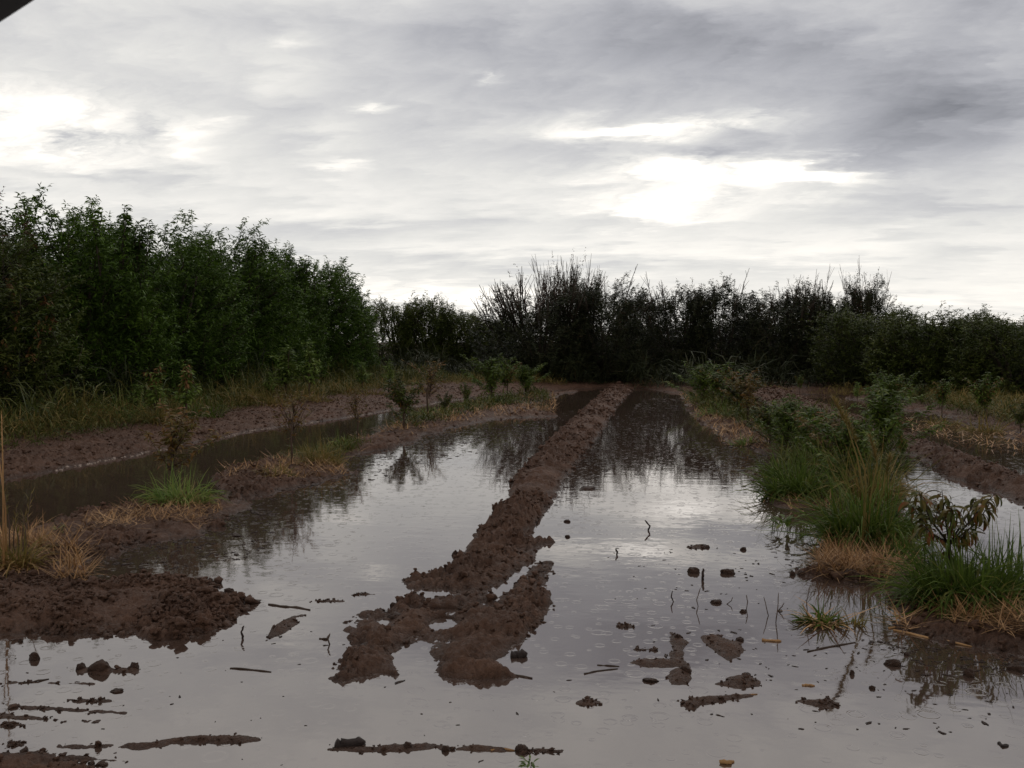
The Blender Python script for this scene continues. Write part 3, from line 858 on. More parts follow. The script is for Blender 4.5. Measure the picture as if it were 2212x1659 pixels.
# the near sapling with curling autumn leaves
def near_sapling():
    global rng
    rng = np.random.default_rng(77)
    X, Y = G(2055, 1290)
    root = empty('autumn_sapling', (X, Y, 0))
    d = Y * math.cos(YAW) - X * math.sin(YAW)
    def W(x, y, dy=0.0):
        r = ray(x, y); t = (d + dy) / (r @ np.array([fwd[0], fwd[1], 0]) / math.cos(PITCH))
        return CAM + r * t - np.array([X, Y, 0])
    wb = MB(); cb = MB()
    trunk = [W(2052, 1300), W(2052, 1215), W(2050, 1160)]
    tube(wb, trunk, [.016, .013, .010], 7)
    tips = [ # branch end, control, depth
      ((2035, 1060), (2040, 1110), .05), ((1985, 1062), (2010, 1125), -.1), ((1965, 1085), (2010, 1150), .12),
      ((2055, 1095), (2055, 1120), -.12), ((2110, 1078), (2085, 1120), .1), ((2150, 1065), (2110, 1110), -.05),
      ((2095, 1140), (2075, 1165), -.1), ((1990, 1130), (2020, 1160), -.12), ((2000, 1095), (2020, 1135), .15), ((2140, 1085), (2110, 1130), .12)]
    for (ex, ey), (cx_, cy_), dp in tips:
        a = np.array(W(2051, 1175)); b = W(cx_, cy_, dp * .5); c = W(ex, ey, dp)
        tube(wb, [a, b, c], [.007, .005, .002], 5)
        n = 24
        for t in rng.uniform(.45, 1.0, n):
            p_ = b + (c - b) * (t - .4) / .6 if t > .4 else a
            ll = rng.uniform(.09, .135)
            blades(cb, [p_], rng.random() * 2 * PI, math.radians(rng.normal(80, 22)), ll, ll * .20, math.radians(rng.normal(105, 18)), 6, True, rng.normal(0, .5))
    for k in range(34):   # lower leaves round the trunk
        p_ = W(2052 + rng.normal(0, 22), rng.uniform(1120, 1200), rng.normal(0, .07))
        ll = rng.uniform(.08, .12)
        blades(cb, [p_], rng.random() * 2 * PI, math.radians(rng.normal(85, 18)), ll, ll * .22, math.radians(rng.normal(95, 18)), 6, True, rng.normal(0, .5))
    wb.build('stem', M['wood'], root)
    cb.build('foliage', M['leaf_auto'], root)
    tag(root, 'near young tree with curling bronze and red leaves over the green grass tussock', 'young tree', YR)
near_sapling()

# tall sapling just past the right edge: one drooping tip of it shows
def edge_sapling():
    global rng
    rng = np.random.default_rng(5)
    X, Y = 2.12, 4.75
    root = empty('young_tree', (X, Y, 0))
    wb = MB(); cb = MB()
    tube(wb, [(0, 0, -.02), (.01, 0, .9), (-.02, .0, 1.55), (-.03, 0, 1.9)], [.02, .015, .009, .003], 7)
    A = [np.array([-.01, 0, 1.3])]; D = [np.array([-.03, 0, 1.0])]; L_ = [.6]
    for i in range(7):
        a = i * 2.4; A.append(np.array([0, 0, .9 + i * .1])); D.append(np.array([math.cos(a) * .45 + .35, math.sin(a) * .5, .8])); L_.append(.32)
    shoot_leaves(cb, np.array(A), np.array(D), np.array(L_), 34, .12, 5, (60, 15), (90, 15))
    wb.build('stem', M['wood'], root); cb.build('foliage', M['leaf_auto'], root)
    tag(root, 'young tree past the right edge, only the tip of a drooping leaf shows', 'young tree', YR)
edge_sapling()

# ------------------------------------------------------------------ grass
def tussock(name, x, by, wpx, ty, mat, n, lab, cat='grass tussock', grp='grass tussocks on the sapling rows', W=.008, spread=1.0, straw=0, lean=28, depth=.6):
    global rng
    straw = max(straw, 60) if n > 250 else straw
    n = int(n * .55); W = W * 1.5; wpx *= .92; ty = by - (by - ty) * .93
    X, Y = G(x, by)
    x1, _ = G(x + wpx / 2, by)
    R_ = abs(x1 - X) * .8
    H = top_z(X, Y, ty)
    a = rng.random(n) * 2 * PI; r = np.sqrt(rng.random(n)) * R_
    px, py = X + r * np.cos(a), Y + r * np.sin(a) * depth
    hh, _f = height(px, py); hh = np.clip(hh, -.02, None)
    P_ = np.column_stack([px - X, py - Y, hh])
    mb = MB()
    k = rng.random(n)
    az = a + rng.normal(0, .9, n)
    L_ = H * rng.uniform(.35, 1.65, n) * (1 - .25 * r / R_)
    blades(mb, P_, az, np.radians(np.abs(rng.normal(lean * .6, lean * .7, n)) + 16 * r / R_), L_, W * rng.uniform(.6, 1.3, n), np.radians(rng.normal(75, 60, n)), 4, False, rng.normal(0, .6, n))
    if straw:
        root = empty(name, (X, Y, 0))
        mb.build('green_blades', mat, root)
        sb = MB(); m_ = straw
        a = rng.random(m_) * 2 * PI; r = np.sqrt(rng.random(m_)) * R_ * 1.15
        px, py = X + r * np.cos(a), Y + r * np.sin(a) * depth - .02
        hh, _f = height(px, py)
        blades(sb, np.column_stack([px - X, py - Y, np.clip(hh, 0, None) + .005]), rng.random(m_) * 2 * PI, np.radians(rng.uniform(58, 94, m_)), rng.uniform(.1, .3, m_), W * .8, np.radians(rng.normal(30, 30, m_)), 3)
        tag(sb.build('dry_blades', M['straw'], root), 'dry straw coloured blades')
        o = root
    else:
        o = mb.build(name, mat, loc=(X, Y, 0))
    return tag(o, lab, cat, grp)

rng = np.random.default_rng(99)
TG = 'grass tussocks on the sapling rows'; TB = 'grass tufts at the foot of the left trees'; TR='grass tufts along the far right row'
TUS = [
 (385, 1098, 175, 1022, 'grass_light', 700, 'light green grass tussock around the rusty young tree on the left', TG, 120, .009),
 (1725, 1078, 185, 975, 'grass', 1300, 'dark green grass tussock standing in water below the dark young trees', TG, 60, .010),
 (1868, 1178, 205, 1020, 'grass', 1900, 'big round dark green grass tussock right of the bright water', TG, 160, .009),
 (2085, 1318, 270, 1160, 'grass', 2300, 'biggest green grass tussock under the bronze leaved sapling', TG, 260, .009),
 (2200, 1300, 150, 1120, 'grass', 500, 'tall blade tuft at the right edge behind the biggest tussock', TG, 0, .010),
 (1775, 1345, 95, 1290, 'grass', 260, 'small dark green leafy tuft rising straight from the water', TG, 0, .012),
 (1840, 1352, 60, 1305, 'grass_yellow', 90, 'thin tuft of drowned grass beside the small leafy tuft', TG, 0, .008),
 (1960, 1215, 90, 1150, 'grass', 220, 'short tuft between the two big tussocks', TG, 0, .008),
 (690, 1012, 120, 945, 'grass_yellow', 520, 'yellow grass tussock by the sparse young tree with dark stem', TG, 160, .008),
 (600, 1040, 110, 1008, 'grass_yellow', 260, 'low yellow grass left of the yellow tussock', TG, 120, .008),
 (735, 975, 70, 930, 'grass_light', 160, 'small bright green tuft behind the yellow tussock', TG, 0, .009),
 (930, 900, 90, 870, 'grass_light', 260, 'low green tuft far along the left sapling row', TG, 40, .012),
 (1000, 890, 60, 860, 'grass', 160, 'small green tuft near the short dark young tree', TG, 0, .012),
 (1075, 880, 80, 850, 'grass', 240, 'green grass under the bushy bright young tree', TG, 0, .012),
 (1608, 962, 80, 935, 'grass_light', 200, 'bright green tuft at the water side of the straw strip', TG, 60, .012),
 (1560, 905, 130, 868, 'grass_light', 300, 'pale grass under the light green young trees', TG, 60, .012),
 (1680, 1030, 80, 960, 'grass', 260, 'narrow dark tuft left of the dark green tussock', TG, 0, .010),
 (1790, 1035, 170, 935, 'grass', 800, 'dark grass behind the dark green tussock', TG, 0, .010),
 (1880, 1085, 150, 940, 'grass_yellow', 900, 'yellow green tall grass behind the big round tussock', TG, 0, .009),
 (1560+370, 1015, 70, 950, 'grass', 160, 'dark tuft at the water edge by the right ridge', TG, 0, .010),
 (155, 945, 110, 858, 'grass_yellow', 650, 'pale yellow grass tuft fanning out below the left trees', TB, 60, .010),
 (200, 945, 110, 875, 'grass_yellow', 420, 'yellow tuft spilling down the left bank', TB, 60, .010),
 (255, 935, 110, 862, 'grass_light', 420, 'green tuft between the two yellow ones on the left bank', TB, 0, .010),
 (345, 938, 120, 868, 'grass_yellow', 520, 'tawny tuft around the pair of tall weeds', TB, 60, .010),
 (60, 945, 120, 890, 'grass', 300, 'dark green tuft nearest the left edge on the bank', TB, 0, .010),
 (440, 920, 120, 865, 'grass', 300, 'dim green tuft right of the pair of tall weeds', TB, 0, .010),
 (520, 895, 70, 822, 'grass_yellow', 380, 'upright pale green tuft left of the low weed', TB, 30, .011),
 (580, 895, 120, 840, 'grass_yellow', 420, 'yellow green tuft under the low weed', TB, 30, .011),
 (670, 885, 120, 838, 'grass_yellow', 360, 'tawny tuft below the tallest weed', TB, 30, .011),
 (745, 868, 80, 826, 'grass_yellow', 320, 'dry yellow tuft at the end of the tall left row', TB, 60, .012),
 (800, 868, 90, 838, 'grass_yellow', 280, 'low dry tuft below the bright weed', TB, 60, .012),
 (890, 862, 120, 835, 'grass_yellow', 280, 'dry grass mat beyond the far left bank', TB, 60, .012),
 (2130, 935, 90, 880, 'grass_yellow', 240, 'yellow green tuft under the largest far right young tree', TR, 30, .012),
 (2040, 920, 90, 885, 'grass_yellow', 180, 'dull tuft under the thin stemmed far right young tree', TR, 40, .012),
 (1910, 920, 90, 890, 'grass_yellow', 160, 'rusty tuft under the rounded far right young tree', TR, 40, .012),
 (30, 1238, 130, 1150, 'grass_yellow', 420, 'yellow grass heap at the left edge around the reeds', TG, 420, .007),
]
for t in TUS:
    tussock('grass_tussock', t[0], t[1], t[2], t[3], M[t[4]], t[5], t[6], grp=t[7], straw=t[8], W=t[9])

def stalks(name, defs, mat, lab, cat, grp=None, head=0, r0=.005):
    """upright stems traced base -> tip"""
    global rng
    X, Y = G(*defs[0][0])
    root = empty(name, (X, Y, 0))
    d0 = Y * math.cos(YAW) - X * math.sin(YAW)
    fh = np.array([fwd[0], fwd[1], 0]) / math.cos(PITCH)
    wb = MB(); hb = MB()
    for pts in defs:
        dd = rng.normal(0, .06)
        W3 = []
        for (x, y) in pts:
            r = ray(x, y); t = (d0 + dd) / (r @ fh)
            W3.append(CAM + r * t - np.array([X, Y, 0]))
        W3[0][2] = min(W3[0][2], 0) - .03
        tube(wb, W3, np.linspace(r0, r0 * .4, len(W3)), 5)
        if head:
            A = np.array(W3[-2]); B = np.array(W3[-1])
            k = head; t = rng.random(k)
            P_ = A + (B - A) * t[:, None]
            blades(hb, P_, rng.random(k) * 2 * PI, np.radians(rng.uniform(15, 60, k)), rng.uniform(.04, .08, k), .007, np.radians(rng.normal(20, 20, k)), 2)
    wb.build('stem', mat, root)
    if head: hb.build('seed_head', M['grass_yellow'], root)
    return tag(root, lab, cat, grp)

stalks('dry_stalk', [[(1862, 1190), (1868, 1080), (1852, 990), (1830, 920), (1801, 862)], [(1868, 1190), (1872, 1090), (1868, 1010), (1850, 960), (1826, 900)], [(1872, 1190), (1880, 1080), (1895, 1000), (1880, 945)], [(1875, 1190), (1900, 1090), (1915, 1030), (1922, 985)]],
       M['grass_yellow'], 'tall pale dry grass stalks leaning left out of the big round tussock', 'dry grass', head=150, r0=.009)
stalks('reed_stalk', [[(8, 1240), (7, 1120), (6, 1000), (3, 890)], [(14, 1240), (12, 1100), (-6, 960)]], M['straw'], 'tall tan reed with few green leaves at the left edge', 'reed', head=24, r0=.008)
stalks('reed_stalk', [[(28, 1235), (30, 1150), (36, 1095)], [(38, 1235), (40, 1160), (30, 1120)], [(46, 1235), (48, 1150), (62, 1075)], [(52, 1232), (52, 1150), (50, 1110)], [(60, 1232), (55, 1150), (68, 1065)], [(22, 1235), (20, 1130), (10, 1060)]], M['twig'],
       'bunch of short broken brown reeds right of the tall one', 'reed', head=14, r0=.006)

# dry straw lying over the mud
def straw_patch(mb, poly, n, L0=.1, L1=.28, W=.006, up_=12):
    pts = sample_poly(poly, n)
    hh, _f = height(pts[:, 0], pts[:, 1])
    n = len(pts)
    k = fbm(pts[:, 0] * 3, pts[:, 1] * 3, 3, 60) > -.1
    pts = pts[k]; hh = hh[k]; n = len(pts)
    blades(mb, np.column_stack([pts, np.clip(hh, 0, None) + rng.uniform(.002, .03, n)]), rng.random(n) * 2 * PI, np.radians(rng.uniform(90 - up_ * 3, 92, n)), rng.uniform(L0, L1, n), W * rng.uniform(.6, 1.4, n), np.radians(rng.normal(6, 14, n)), 3)
mb = MB()
straw_patch(mb, GP([(-100,1185),(60,1180),(120,1195),(150,1225),(175,1262),(-100,1262)]), 1100, up_=18)
straw_patch(mb, GP([(200,1135),(340,1105),(450,1110),(440,1140),(330,1150),(220,1165)]), 260)
straw_patch(mb, GP([(480,1010),(620,1000),(710,990),(760,1025),(600,1045),(500,1040)]), 650)
straw_patch(mb, GP([(780,945),(850,920),(900,902),(1000,900),(1000,918),(900,935),(800,965)]), 650, W=.009)
straw_patch(mb, GP([(1790,1185),(1950,1190),(1965,1240),(1920,1270),(1850,1262),(1760,1245)]), 1300, up_=16)
straw_patch(mb, GP([(1925,1335),(2212,1365),(2400,1380),(2400,1410),(2212,1395),(2050,1385),(1950,1368)]), 700)
straw_patch(mb, GP([(2000,1330),(2300,1345),(2300,1375),(2020,1362)]), 500, up_=16)
straw_patch(mb, GP([(1480,865),(1560,890),(1650,940),(1650,970),(1560,945),(1500,900)]), 800, W=.010)
straw_patch(mb, GP([(1650,1075),(1800,1075),(1800,1105),(1670,1105)]), 260)
straw_patch(mb, GP([(700,960),(860,920),(1000,880),(1200,850),(1200,890),(990,918),(760,985)]), 2600, .08, .25, .016, up_=16)
straw_patch(mb, GP([(1470,852),(1560,880),(1640,905),(1690,985),(1560,955),(1500,900)]), 1500, .08, .25, .015, up_=16)
straw_patch(mb, GP([(480,1010),(620,1000),(710,990),(760,1025),(600,1050),(480,1045)]), 800, .06, .2, .010, up_=16)
straw_patch(mb, GP([(60,1140),(170,1110),(300,1100),(470,1085),(480,1110),(440,1150),(330,1160),(210,1200),(100,1200)]), 1500, .05, .18, .006)
straw_patch(mb, GP([(0,1180),(60,1180),(170,1200),(195,1262),(0,1262)]), 1500, .08, .3, .007, up_=20)
straw_patch(mb, GP([(1930,900),(2300,950),(2300,985),(2100,965),(1960,935)]), 700, .1, .25, .014)
straw_patch(mb, GP([(1800,1185),(1950,1190),(1965,1240),(1900,1262),(1760,1245)]), 1300, .06, .22, .006, up_=20)
tag(mb.build('straw_litter', M['straw']), kind='stuff')
mb = MB()
straw_patch(mb, GP([(700,960),(1000,865),(1200,845),(1200,900),(990,925),(760,990)]), 1500, .06, .2, .012)
straw_patch(mb, GP([(400,945),(1000,850),(1000,835),(700,850),(400,905)]), 1500, .06, .2, .012, up_=20)
straw_patch(mb, GP([(0,950),(400,930),(400,955),(0,990)]), 500, .05, .16, .008)
straw_patch(mb, GP([(1600,830),(2212,880),(2212,950),(1900,885)]), 1400, .06, .2, .014)
straw_patch(mb, GP([(1470,850),(1640,900),(1690,985),(1560,955)]), 900, .06, .2, .012)
straw_patch(mb, GP([(1940,1340),(2400,1385),(2400,1440),(2100,1410),(1940,1378)]), 500, .04, .14, .006)
straw_patch(mb, GP([(60,1150),(300,1110),(460,1110),(400,1155),(210,1205),(190,1255),(60,1250)]), 700, .04, .14, .006)
tag(mb.build('leaf_litter', M['rust_litter']), kind='stuff')

# rank growth under and between the orchard trees
mb = MB()
def brush(poly, n, h0, h1, W=.03, LLf=False):
    pts = sample_poly(poly, n); hh, _f = height(pts[:, 0], pts[:, 1]); n = len(pts)
    k = fbm(pts[:, 0] * .9, pts[:, 1] * .9, 3, 80)
    hgt = rng.uniform(h0, h1, n) * np.clip(1 + 1.6 * k, .25, 1.8)
    for t in (0, .35, .7):
        blades(mb, np.column_stack([pts + rng.normal(0, .06, (n, 2)), np.clip(hh, 0, .3) + hgt * t * .8]), rng.random(n) * 2 * PI, np.radians(rng.uniform(5, 55, n)), hgt * .75 + .08, W, np.radians(rng.normal(60, 30, n)), 2, True, rng.normal(0, .5, n))
brush([(-10.4, 11), (-10.1, 20), (-10.2, 36), (-14.5, 36), (-14.5, 11)], 9000, .25, .8)
brush([(-11, 36), (-6.5, 35), (-2.6, 32.3), (-1.3, 33.2), (-1.35, 48), (-12, 48)], 8000, .3, .9, .04)
brush([(-1.5, 33.5), (-.3, 33.5), (-.3, 40), (-1.5, 40)], 900, .3, .8, .04)
brush([(-.5, 33), (.8, 31), (6, 30), (7.5, 28.5), (12, 25), (18, 25), (20, 45), (-.4, 48)], 12000, .3, .9, .04)
brush([(-1.4, 40), (-.4, 40), (-.4, 50), (-1.4, 50)], 900, .4, 1.4, .05)
tag(mb.build('undergrowth', M['leaf_dark']), kind='stuff')
mb = MB()
brush([(-10.5, 9), (-8.6, 10), (-8.3, 22), (-6.8, 30), (-2.3, 32), (-10.5, 37)], 5000, .05, .28, .014)
brush([(-.2, 33), (3, 31), (5, 29.5), (12, 26), (12, 22), (9.5, 15), (7, 17), (7.6, 26), (4, 31)], 6500, .06, .28, .016)
tag(mb.build('dry_ground_cover', M['grass_yellow']), kind='stuff')
mb = MB()
brush([(-10.6, 9), (-9.0, 10), (-8.9, 22), (-8.0, 30), (-4.5, 33), (-10.6, 37)], 5200, .08, .5, .022)
brush([(-9.0, 10), (-8.3, 10), (-8.1, 22), (-7.0, 29), (-7.8, 29), (-8.9, 22)], 900, .05, .25, .016)
brush(GP([(1640,925),(1690,1050),(1790,1090),(1900,1075),(1940,980),(1850,930),(1720,895)]), 1300, .08, .32, .022)
brush(GP([(1480,858),(1600,880),(1660,930),(1600,930),(1510,890)]), 700, .1, .35, .026)
brush(GP([(850,925),(1000,880),(1170,850),(1190,865),(1000,905),(900,935)]), 700, .05, .22, .024)
brush(GP([(620,1005),(760,960),(790,970),(700,1010)]), 260, .05, .2, .016)
brush([(7.0, 13), (9.5, 13), (9, 25), (6.8, 27)], 1500, .06, .3, .022)
tag(mb.build('green_ground_cover', M['cover']), kind='stuff')

# floating bits of plant litter, densest beside the rows
mb = MB()
def bits(poly, n, s=1.0):
    pts = sample_poly(poly, n)
    hh, _f = height(pts[:, 0], pts[:, 1])
    k = hh < 0.0
    pts = pts[k]; n = len(pts)
    R_ = np.exp(rng.normal(-5.3, .45, n)) * s * (1 + pts[:, 1] * .05)
    V0 = mb.n
    kk = rng.integers(0, len(LV), n); a = rng.random(n) * 2 * PI
    V = LV[kk].copy() * np.stack([rng.uniform(1, 3, n), np.ones(n), np.full(n, .35)], 1)[:, None, :]
    c, s_ = np.cos(a)[:, None], np.sin(a)[:, None]
    V = np.stack([V[..., 0] * c - V[..., 1] * s_, V[..., 0] * s_ + V[..., 1] * c, V[..., 2]], -1)
    V = V * R_[:, None, None] + np.column_stack([pts, np.full(n, .001)])[:, None, :]
    T = IT[None] + (np.arange(n) * len(IV))[:, None, None]
    mb.add(V.reshape(-1, 3), None, T.reshape(-1, 3))
bits(GP([(480,1090),(760,1000),(900,945),(1200,905),(1180,940),(800,1040),(560,1120)]), 900)
bits(GP([(200,1180),(480,1110),(650,1110),(560,1200),(300,1250)]), 350)
bits(GP([(1200,1040),(1290,950),(1390,860),(1480,860),(1420,960),(1330,1010),(1250,1080)]), 800)
bits(GP([(480,1075),(700,1010),(900,940),(1000,915),(960,945),(760,1020),(560,1100)]), 700, .9)
bits(GP([(200,1195),(300,1175),(470,1120),(560,1095),(600,1110),(460,1165),(330,1195),(230,1225)]), 350, .8)
bits(GP([(1180,1060),(1230,1000),(1300,930),(1340,890),(1330,960),(1260,1060),(1200,1110)]), 260, .9)
bits(GP([(1560,955),(1700,990),(1700,1060),(1560,985)]), 160)
bits(GP([(1130,960),(1230,900),(1260,880),(1100,930),(1000,960)]), 120)
bits(GP([(1480,940),(1640,985),(1660,1080),(1400,1010)]), 200)
bits(GP([(1300,1180),(1720,1180),(1720,1350),(1300,1300)]), 60, .8)
bits(GP([(1400,1340),(2212,1420),(2212,1600),(1400,1560)]), 110, .7)
bits(GP([(0,1400),(700,1330),(1300,1480),(1300,1659),(0,1659)]), 60, .55)
bits(GP([(1850,1380),(2250,1420),(2250,1470),(2000,1440)]), 160, .8)
bits(GP([(1640,1150),(1780,1150),(1800,1240),(1700,1240)]), 60, .8)
tag(mb.build('floating_litter', M['mud_dark']), kind='stuff')

# ------------------------------------------------------------------ clods
def clod(x, y, rx, ry, lab, grp=None, mat='mud_dark'):
    """one rounded clod of mud sitting in the water, rx ry in survey units"""
    X, Y = G(x, y)
    d = math.hypot(X, Y)
    R_ = rx * K / F * d
    Hh = ry * K / F * d
    k = rng.integers(0, len(LV))
    bmx = bmesh.new(); bmesh.ops.create_icosphere(bmx, subdivisions=4, radius=1)
    V = np.array([v.co[:] for v in bmx.verts]); T = np.array([[v.index for v in f.verts] for f in bmx.faces]); bmx.free()
    s0 = rng.random() * 50
    s_ = 1 + .35 * fbm(V[:, 0] * 1.6 + s0, V[:, 1] * 1.6 + V[:, 2], 4, 70, .6) + .18 * fbm(V[:, 2] * 4 + s0, V[:, 0] * 4 - V[:, 1] * 3, 3, 72)
    s_ += .12 * clods(V[:, 0] * 3 + s0, V[:, 1] * 3 + V[:, 2] * 2, 5)
    V = V * s_[:, None] * np.array([R_, R_ * .8, Hh * 1.15])
    o = mk('mud_clod', V, None, T, M[mat], loc=(X, Y, 0.0))
    o.rotation_euler = (rng.normal(0, .1), rng.normal(0, .1), rng.normal(0, .25))
    return tag(o, lab, 'mud clod', grp)
CG = 'clods of mud in the flood water'
small = 'small mud clod poking out of the water among litter on the right'
for c in [
 (73, 1424, 10, 11, 'round clod alone on the grey water at the lower left'),
 (45, 1386, 5, 5, 'little clod just under the left mud bank'),
 (175, 1446, 9, 11, 'left one of three clods in a row on a low islet'),
 (216, 1448, 20, 17, 'biggest middle clod of the three in a row'),
 (290, 1444, 9, 11, 'right upright clod of the three in a row'),
 (252, 1494, 12, 4, 'flat rusty clod below the row of three clods'),
 (878, 1616, 10, 11, 'tallest round clod on the centre foreground bar'),
 (962, 1622, 8, 9, 'second round clod on the centre foreground bar'),
 (1127, 1622, 15, 10, 'boxy yellowish clod right of the centre foreground bar'),
 (850, 1310, 7, 7, 'black round clod beside the ridge lobe'),
 (983, 1200, 7, 9, 'dark clod off the left flank of the ridge'),
 (1515, 1181, 15, 4, 'flat dark clod bar far out on the right water'),
 (1606, 1188, 7, 5, 'small round clod right of the flat dark bar'),
 (1498, 1236, 13, 9, 'domed dark clod beside the upright black stump'),
 (1572, 1238, 14, 8, 'pinkish domed clod with a tail to its right'),
 (1547, 1302, 12, 6, 'dark oval clod in the middle of the right water'),
 (1606, 1322, 7, 5, 'small clod tangled with dead stems'),
 (1712, 1242, 6, 7, 'reddish clod at the tip of the straw strip'),
 (1733, 1241, 9, 8, 'rounded clod at the end of the straw strip'),
 (1840, 1250, 23, 15, 'big black clod lying on the straw before the round tussock'),
 (1915, 1246, 16, 8, 'flat dark clod on the straw right of the big black one'),
 (1945, 1300, 22, 12, 'dark clod at the left foot of the biggest tussock'),
 (1930, 1436, 15, 9, 'round clod with a pale leaf on it, lower right water'),
 (2093, 1460, 10, 12, 'round clod standing in the brown reflection'),
 (2194, 1446, 15, 10, 'clod at the right edge below the straw shore'),
 (1840, 1457, 5, 8, 'small upright clod left of the brown reflection'),
 (1884, 1487, 6, 5, 'small clod alone below the clod with the pale leaf'),
 (1958, 1415, 5, 5, 'tiny dark clod above the clod with the pale leaf'),
 (1225, 1127, 7, 4, 'tiny clod right of the ridge near its elbow'),
 (1226, 1160, 6, 4, 'tiny clod close right of the ridge'),
 (1270, 1056, 16, 4, 'dark flat clod beside the far right flank of the ridge'),
 (1480, 1452, 11, 11, 'dark clod on the lower part of the branching islet'),
 (1465, 1380, 9, 9, 'clod at the top of the branching islet'),
 (1598, 1383, 8, 6, 'clod on the shoulder of the kite shaped islet'),
 (1612, 1460, 10, 6, 'clod on top of the pyramid shaped islet'),
 (495, 1277, 9, 5, 'dark clod above the tip of the left mud bank'),
 (425, 1368, 12, 9, 'clod at the lower rim of the left mud bank'),
 (340, 1356, 26, 8, 'long black clod on the lower rim of the left mud bank'),
 (30, 1298, 26, 16, 'big dark clod on the left mud bank by the left edge'),
 (120, 1320, 30, 14, 'big smooth clod on the left mud bank'),
 (190, 1335, 24, 10, 'dark clod right of the big smooth one on the left bank'),
 (245, 1140, 24, 12, 'black clod among the straw of the left sapling row'),
 (300, 1153, 24, 9, 'dark clod beside the black one in the left sapling row'),
 (372, 1138, 22, 10, 'dark clod below the light green grass tussock'),
 (1405, 1470, 16, 4, 'dark oblong clod left of the branching islet'),
 (1040, 1425, 8, 6, 'dark clod on the ridge tongue near its foot'),
 (745, 1455, 14, 10, 'black clod at the very foot of the ridge'),
 (800, 1398, 24, 10, 'dark clod on the left lobe of the ridge foot'),
 (860, 1335, 20, 9, 'dark clod on the middle of the ridge foot'),
]:
    clod(*c, CG)
# blocks and sticks
def stick(name, pts, r, lab, cat, mat='wood', sides=7, grp=None, tops=None):
    """pts: survey points; tops: heights over water"""
    X, Y = G(*pts[0])
    d0 = Y * math.cos(YAW) - X * math.sin(YAW)
    W3 = []
    for i, (x, y) in enumerate(pts):
        if tops is None:
            gx, gy = G(x, y); W3.append((gx - X, gy - Y, r * .3 + rng.normal(0, r * .1)))
        else:
            rr = ray(x, y); t = d0 / (rr @ (np.array([fwd[0], fwd[1], 0]) / math.cos(PITCH)))
            W3.append(tuple(CAM + rr * t - np.array([X, Y, 0])))
    W3 = np.array(W3)
    if mat == 'twig' and r > .005: r = r * .7
    # add knots for an uneven outline
    out = [W3[0]]
    for a, b in zip(W3[:-1], W3[1:]):
        for t in (.33, .66, 1.0):
            out.append(a + (b - a) * t + (rng.normal(0, r * .25, 3) if t < 1 else 0))
    rad = r * rng.uniform(.75, 1.15, len(out)); rad[-1] *= .5
    mb = MB(); tube(mb, out, rad, sides)
    return tag(mb.build(name, M[mat], loc=(X, Y, 0)), lab, cat, grp)
stick('log', [(724, 1610), (750, 1609), (788, 1608)], .022, 'short black log at the left end of the centre foreground bar', 'log')
stick('log', [(1103, 1419), (1120, 1418), (1138, 1419)], .024, 'stubby dark log floating right of the ridge foot', 'log')
stick('stick', [(2158, 1606), (2166, 1614), (2178, 1611)], .007, 'dark curled twig floating at the lower right corner', 'stick')
stick('stick', [(524, 1379), (521, 1365), (527, 1352)], .006, 'short black stick standing in the water below the left bank', 'stick', tops=1)
stick('stick', [(166, 1256), (160, 1244), (155, 1238)], .012, 'black stump standing at the straw edge above the left bank', 'stick', tops=1)
stick('stick', [(1518, 1252), (1518, 1240), (1519, 1228)], .009, 'upright black stump right of the domed clod', 'stick', tops=1)
stick('stick', [(1400, 1146), (1404, 1136), (1393, 1124)], .007, 'bent black twig standing alone far out on the right water', 'stick', tops=1)
stick('stick', [(1332, 1198), (1334, 1192), (1330, 1186)], .008, 'tiny black twig left of the flat dark clod bar', 'stick', tops=1)
stick('stick', [(690, 1380), (706, 1382), (712, 1372)], .008, 'forked brown twig floating left of the ridge foot', 'stick', 'twig', tops=None)
stick('stick', [(712, 1392), (708, 1380), (713, 1368)], .006, 'crooked brown twig upright left of the ridge foot', 'stick', 'twig', tops=1)
stick('stick', [(580, 1306), (605, 1310), (640, 1312), (670, 1318)], .010, 'long reddish stick lying off the tip of the left bank', 'stick', 'twig')
stick('stick', [(1625, 1218), (1634, 1223), (1640, 1216)], .008, 'small forked twig on the bright right water', 'stick', tops=1)
stick('stick', [(1455, 1300), (1450, 1290), (1453, 1276)], .004, 'hair thin twig standing left of the dark oval clod', 'stick', tops=1)
for pts, lab in [
 ([(1612, 1316), (1615, 1300), (1612, 1285)], 'dead stem standing left in the cluster before the small tuft'),
 ([(1660, 1330), (1655, 1310), (1650, 1290)], 'slanting dead stem in the middle of the cluster'),
 ([(1676, 1345), (1680, 1315), (1682, 1280)], 'tallest dead stem of the cluster before the small tuft'),
 ([(1680, 1320), (1690, 1310), (1694, 1302)], 'short dead stem leaning right in the cluster'),
 ([(1508, 1310), (1505, 1295), (1513, 1270)], 'thin dead stem above the dark oval clod'),
 ([(1745, 1330), (1742, 1300), (1750, 1265)], 'thin dead stem touching the small leafy tuft'),
 ([(1570, 1305), (1580, 1298), (1583, 1290)], 'tiny forked stem right of the dark oval clod')]:
    stick('dead_stem', pts, .003, lab, 'dead stem', 'twig', 5, 'dead stems standing in the right water', tops=1)
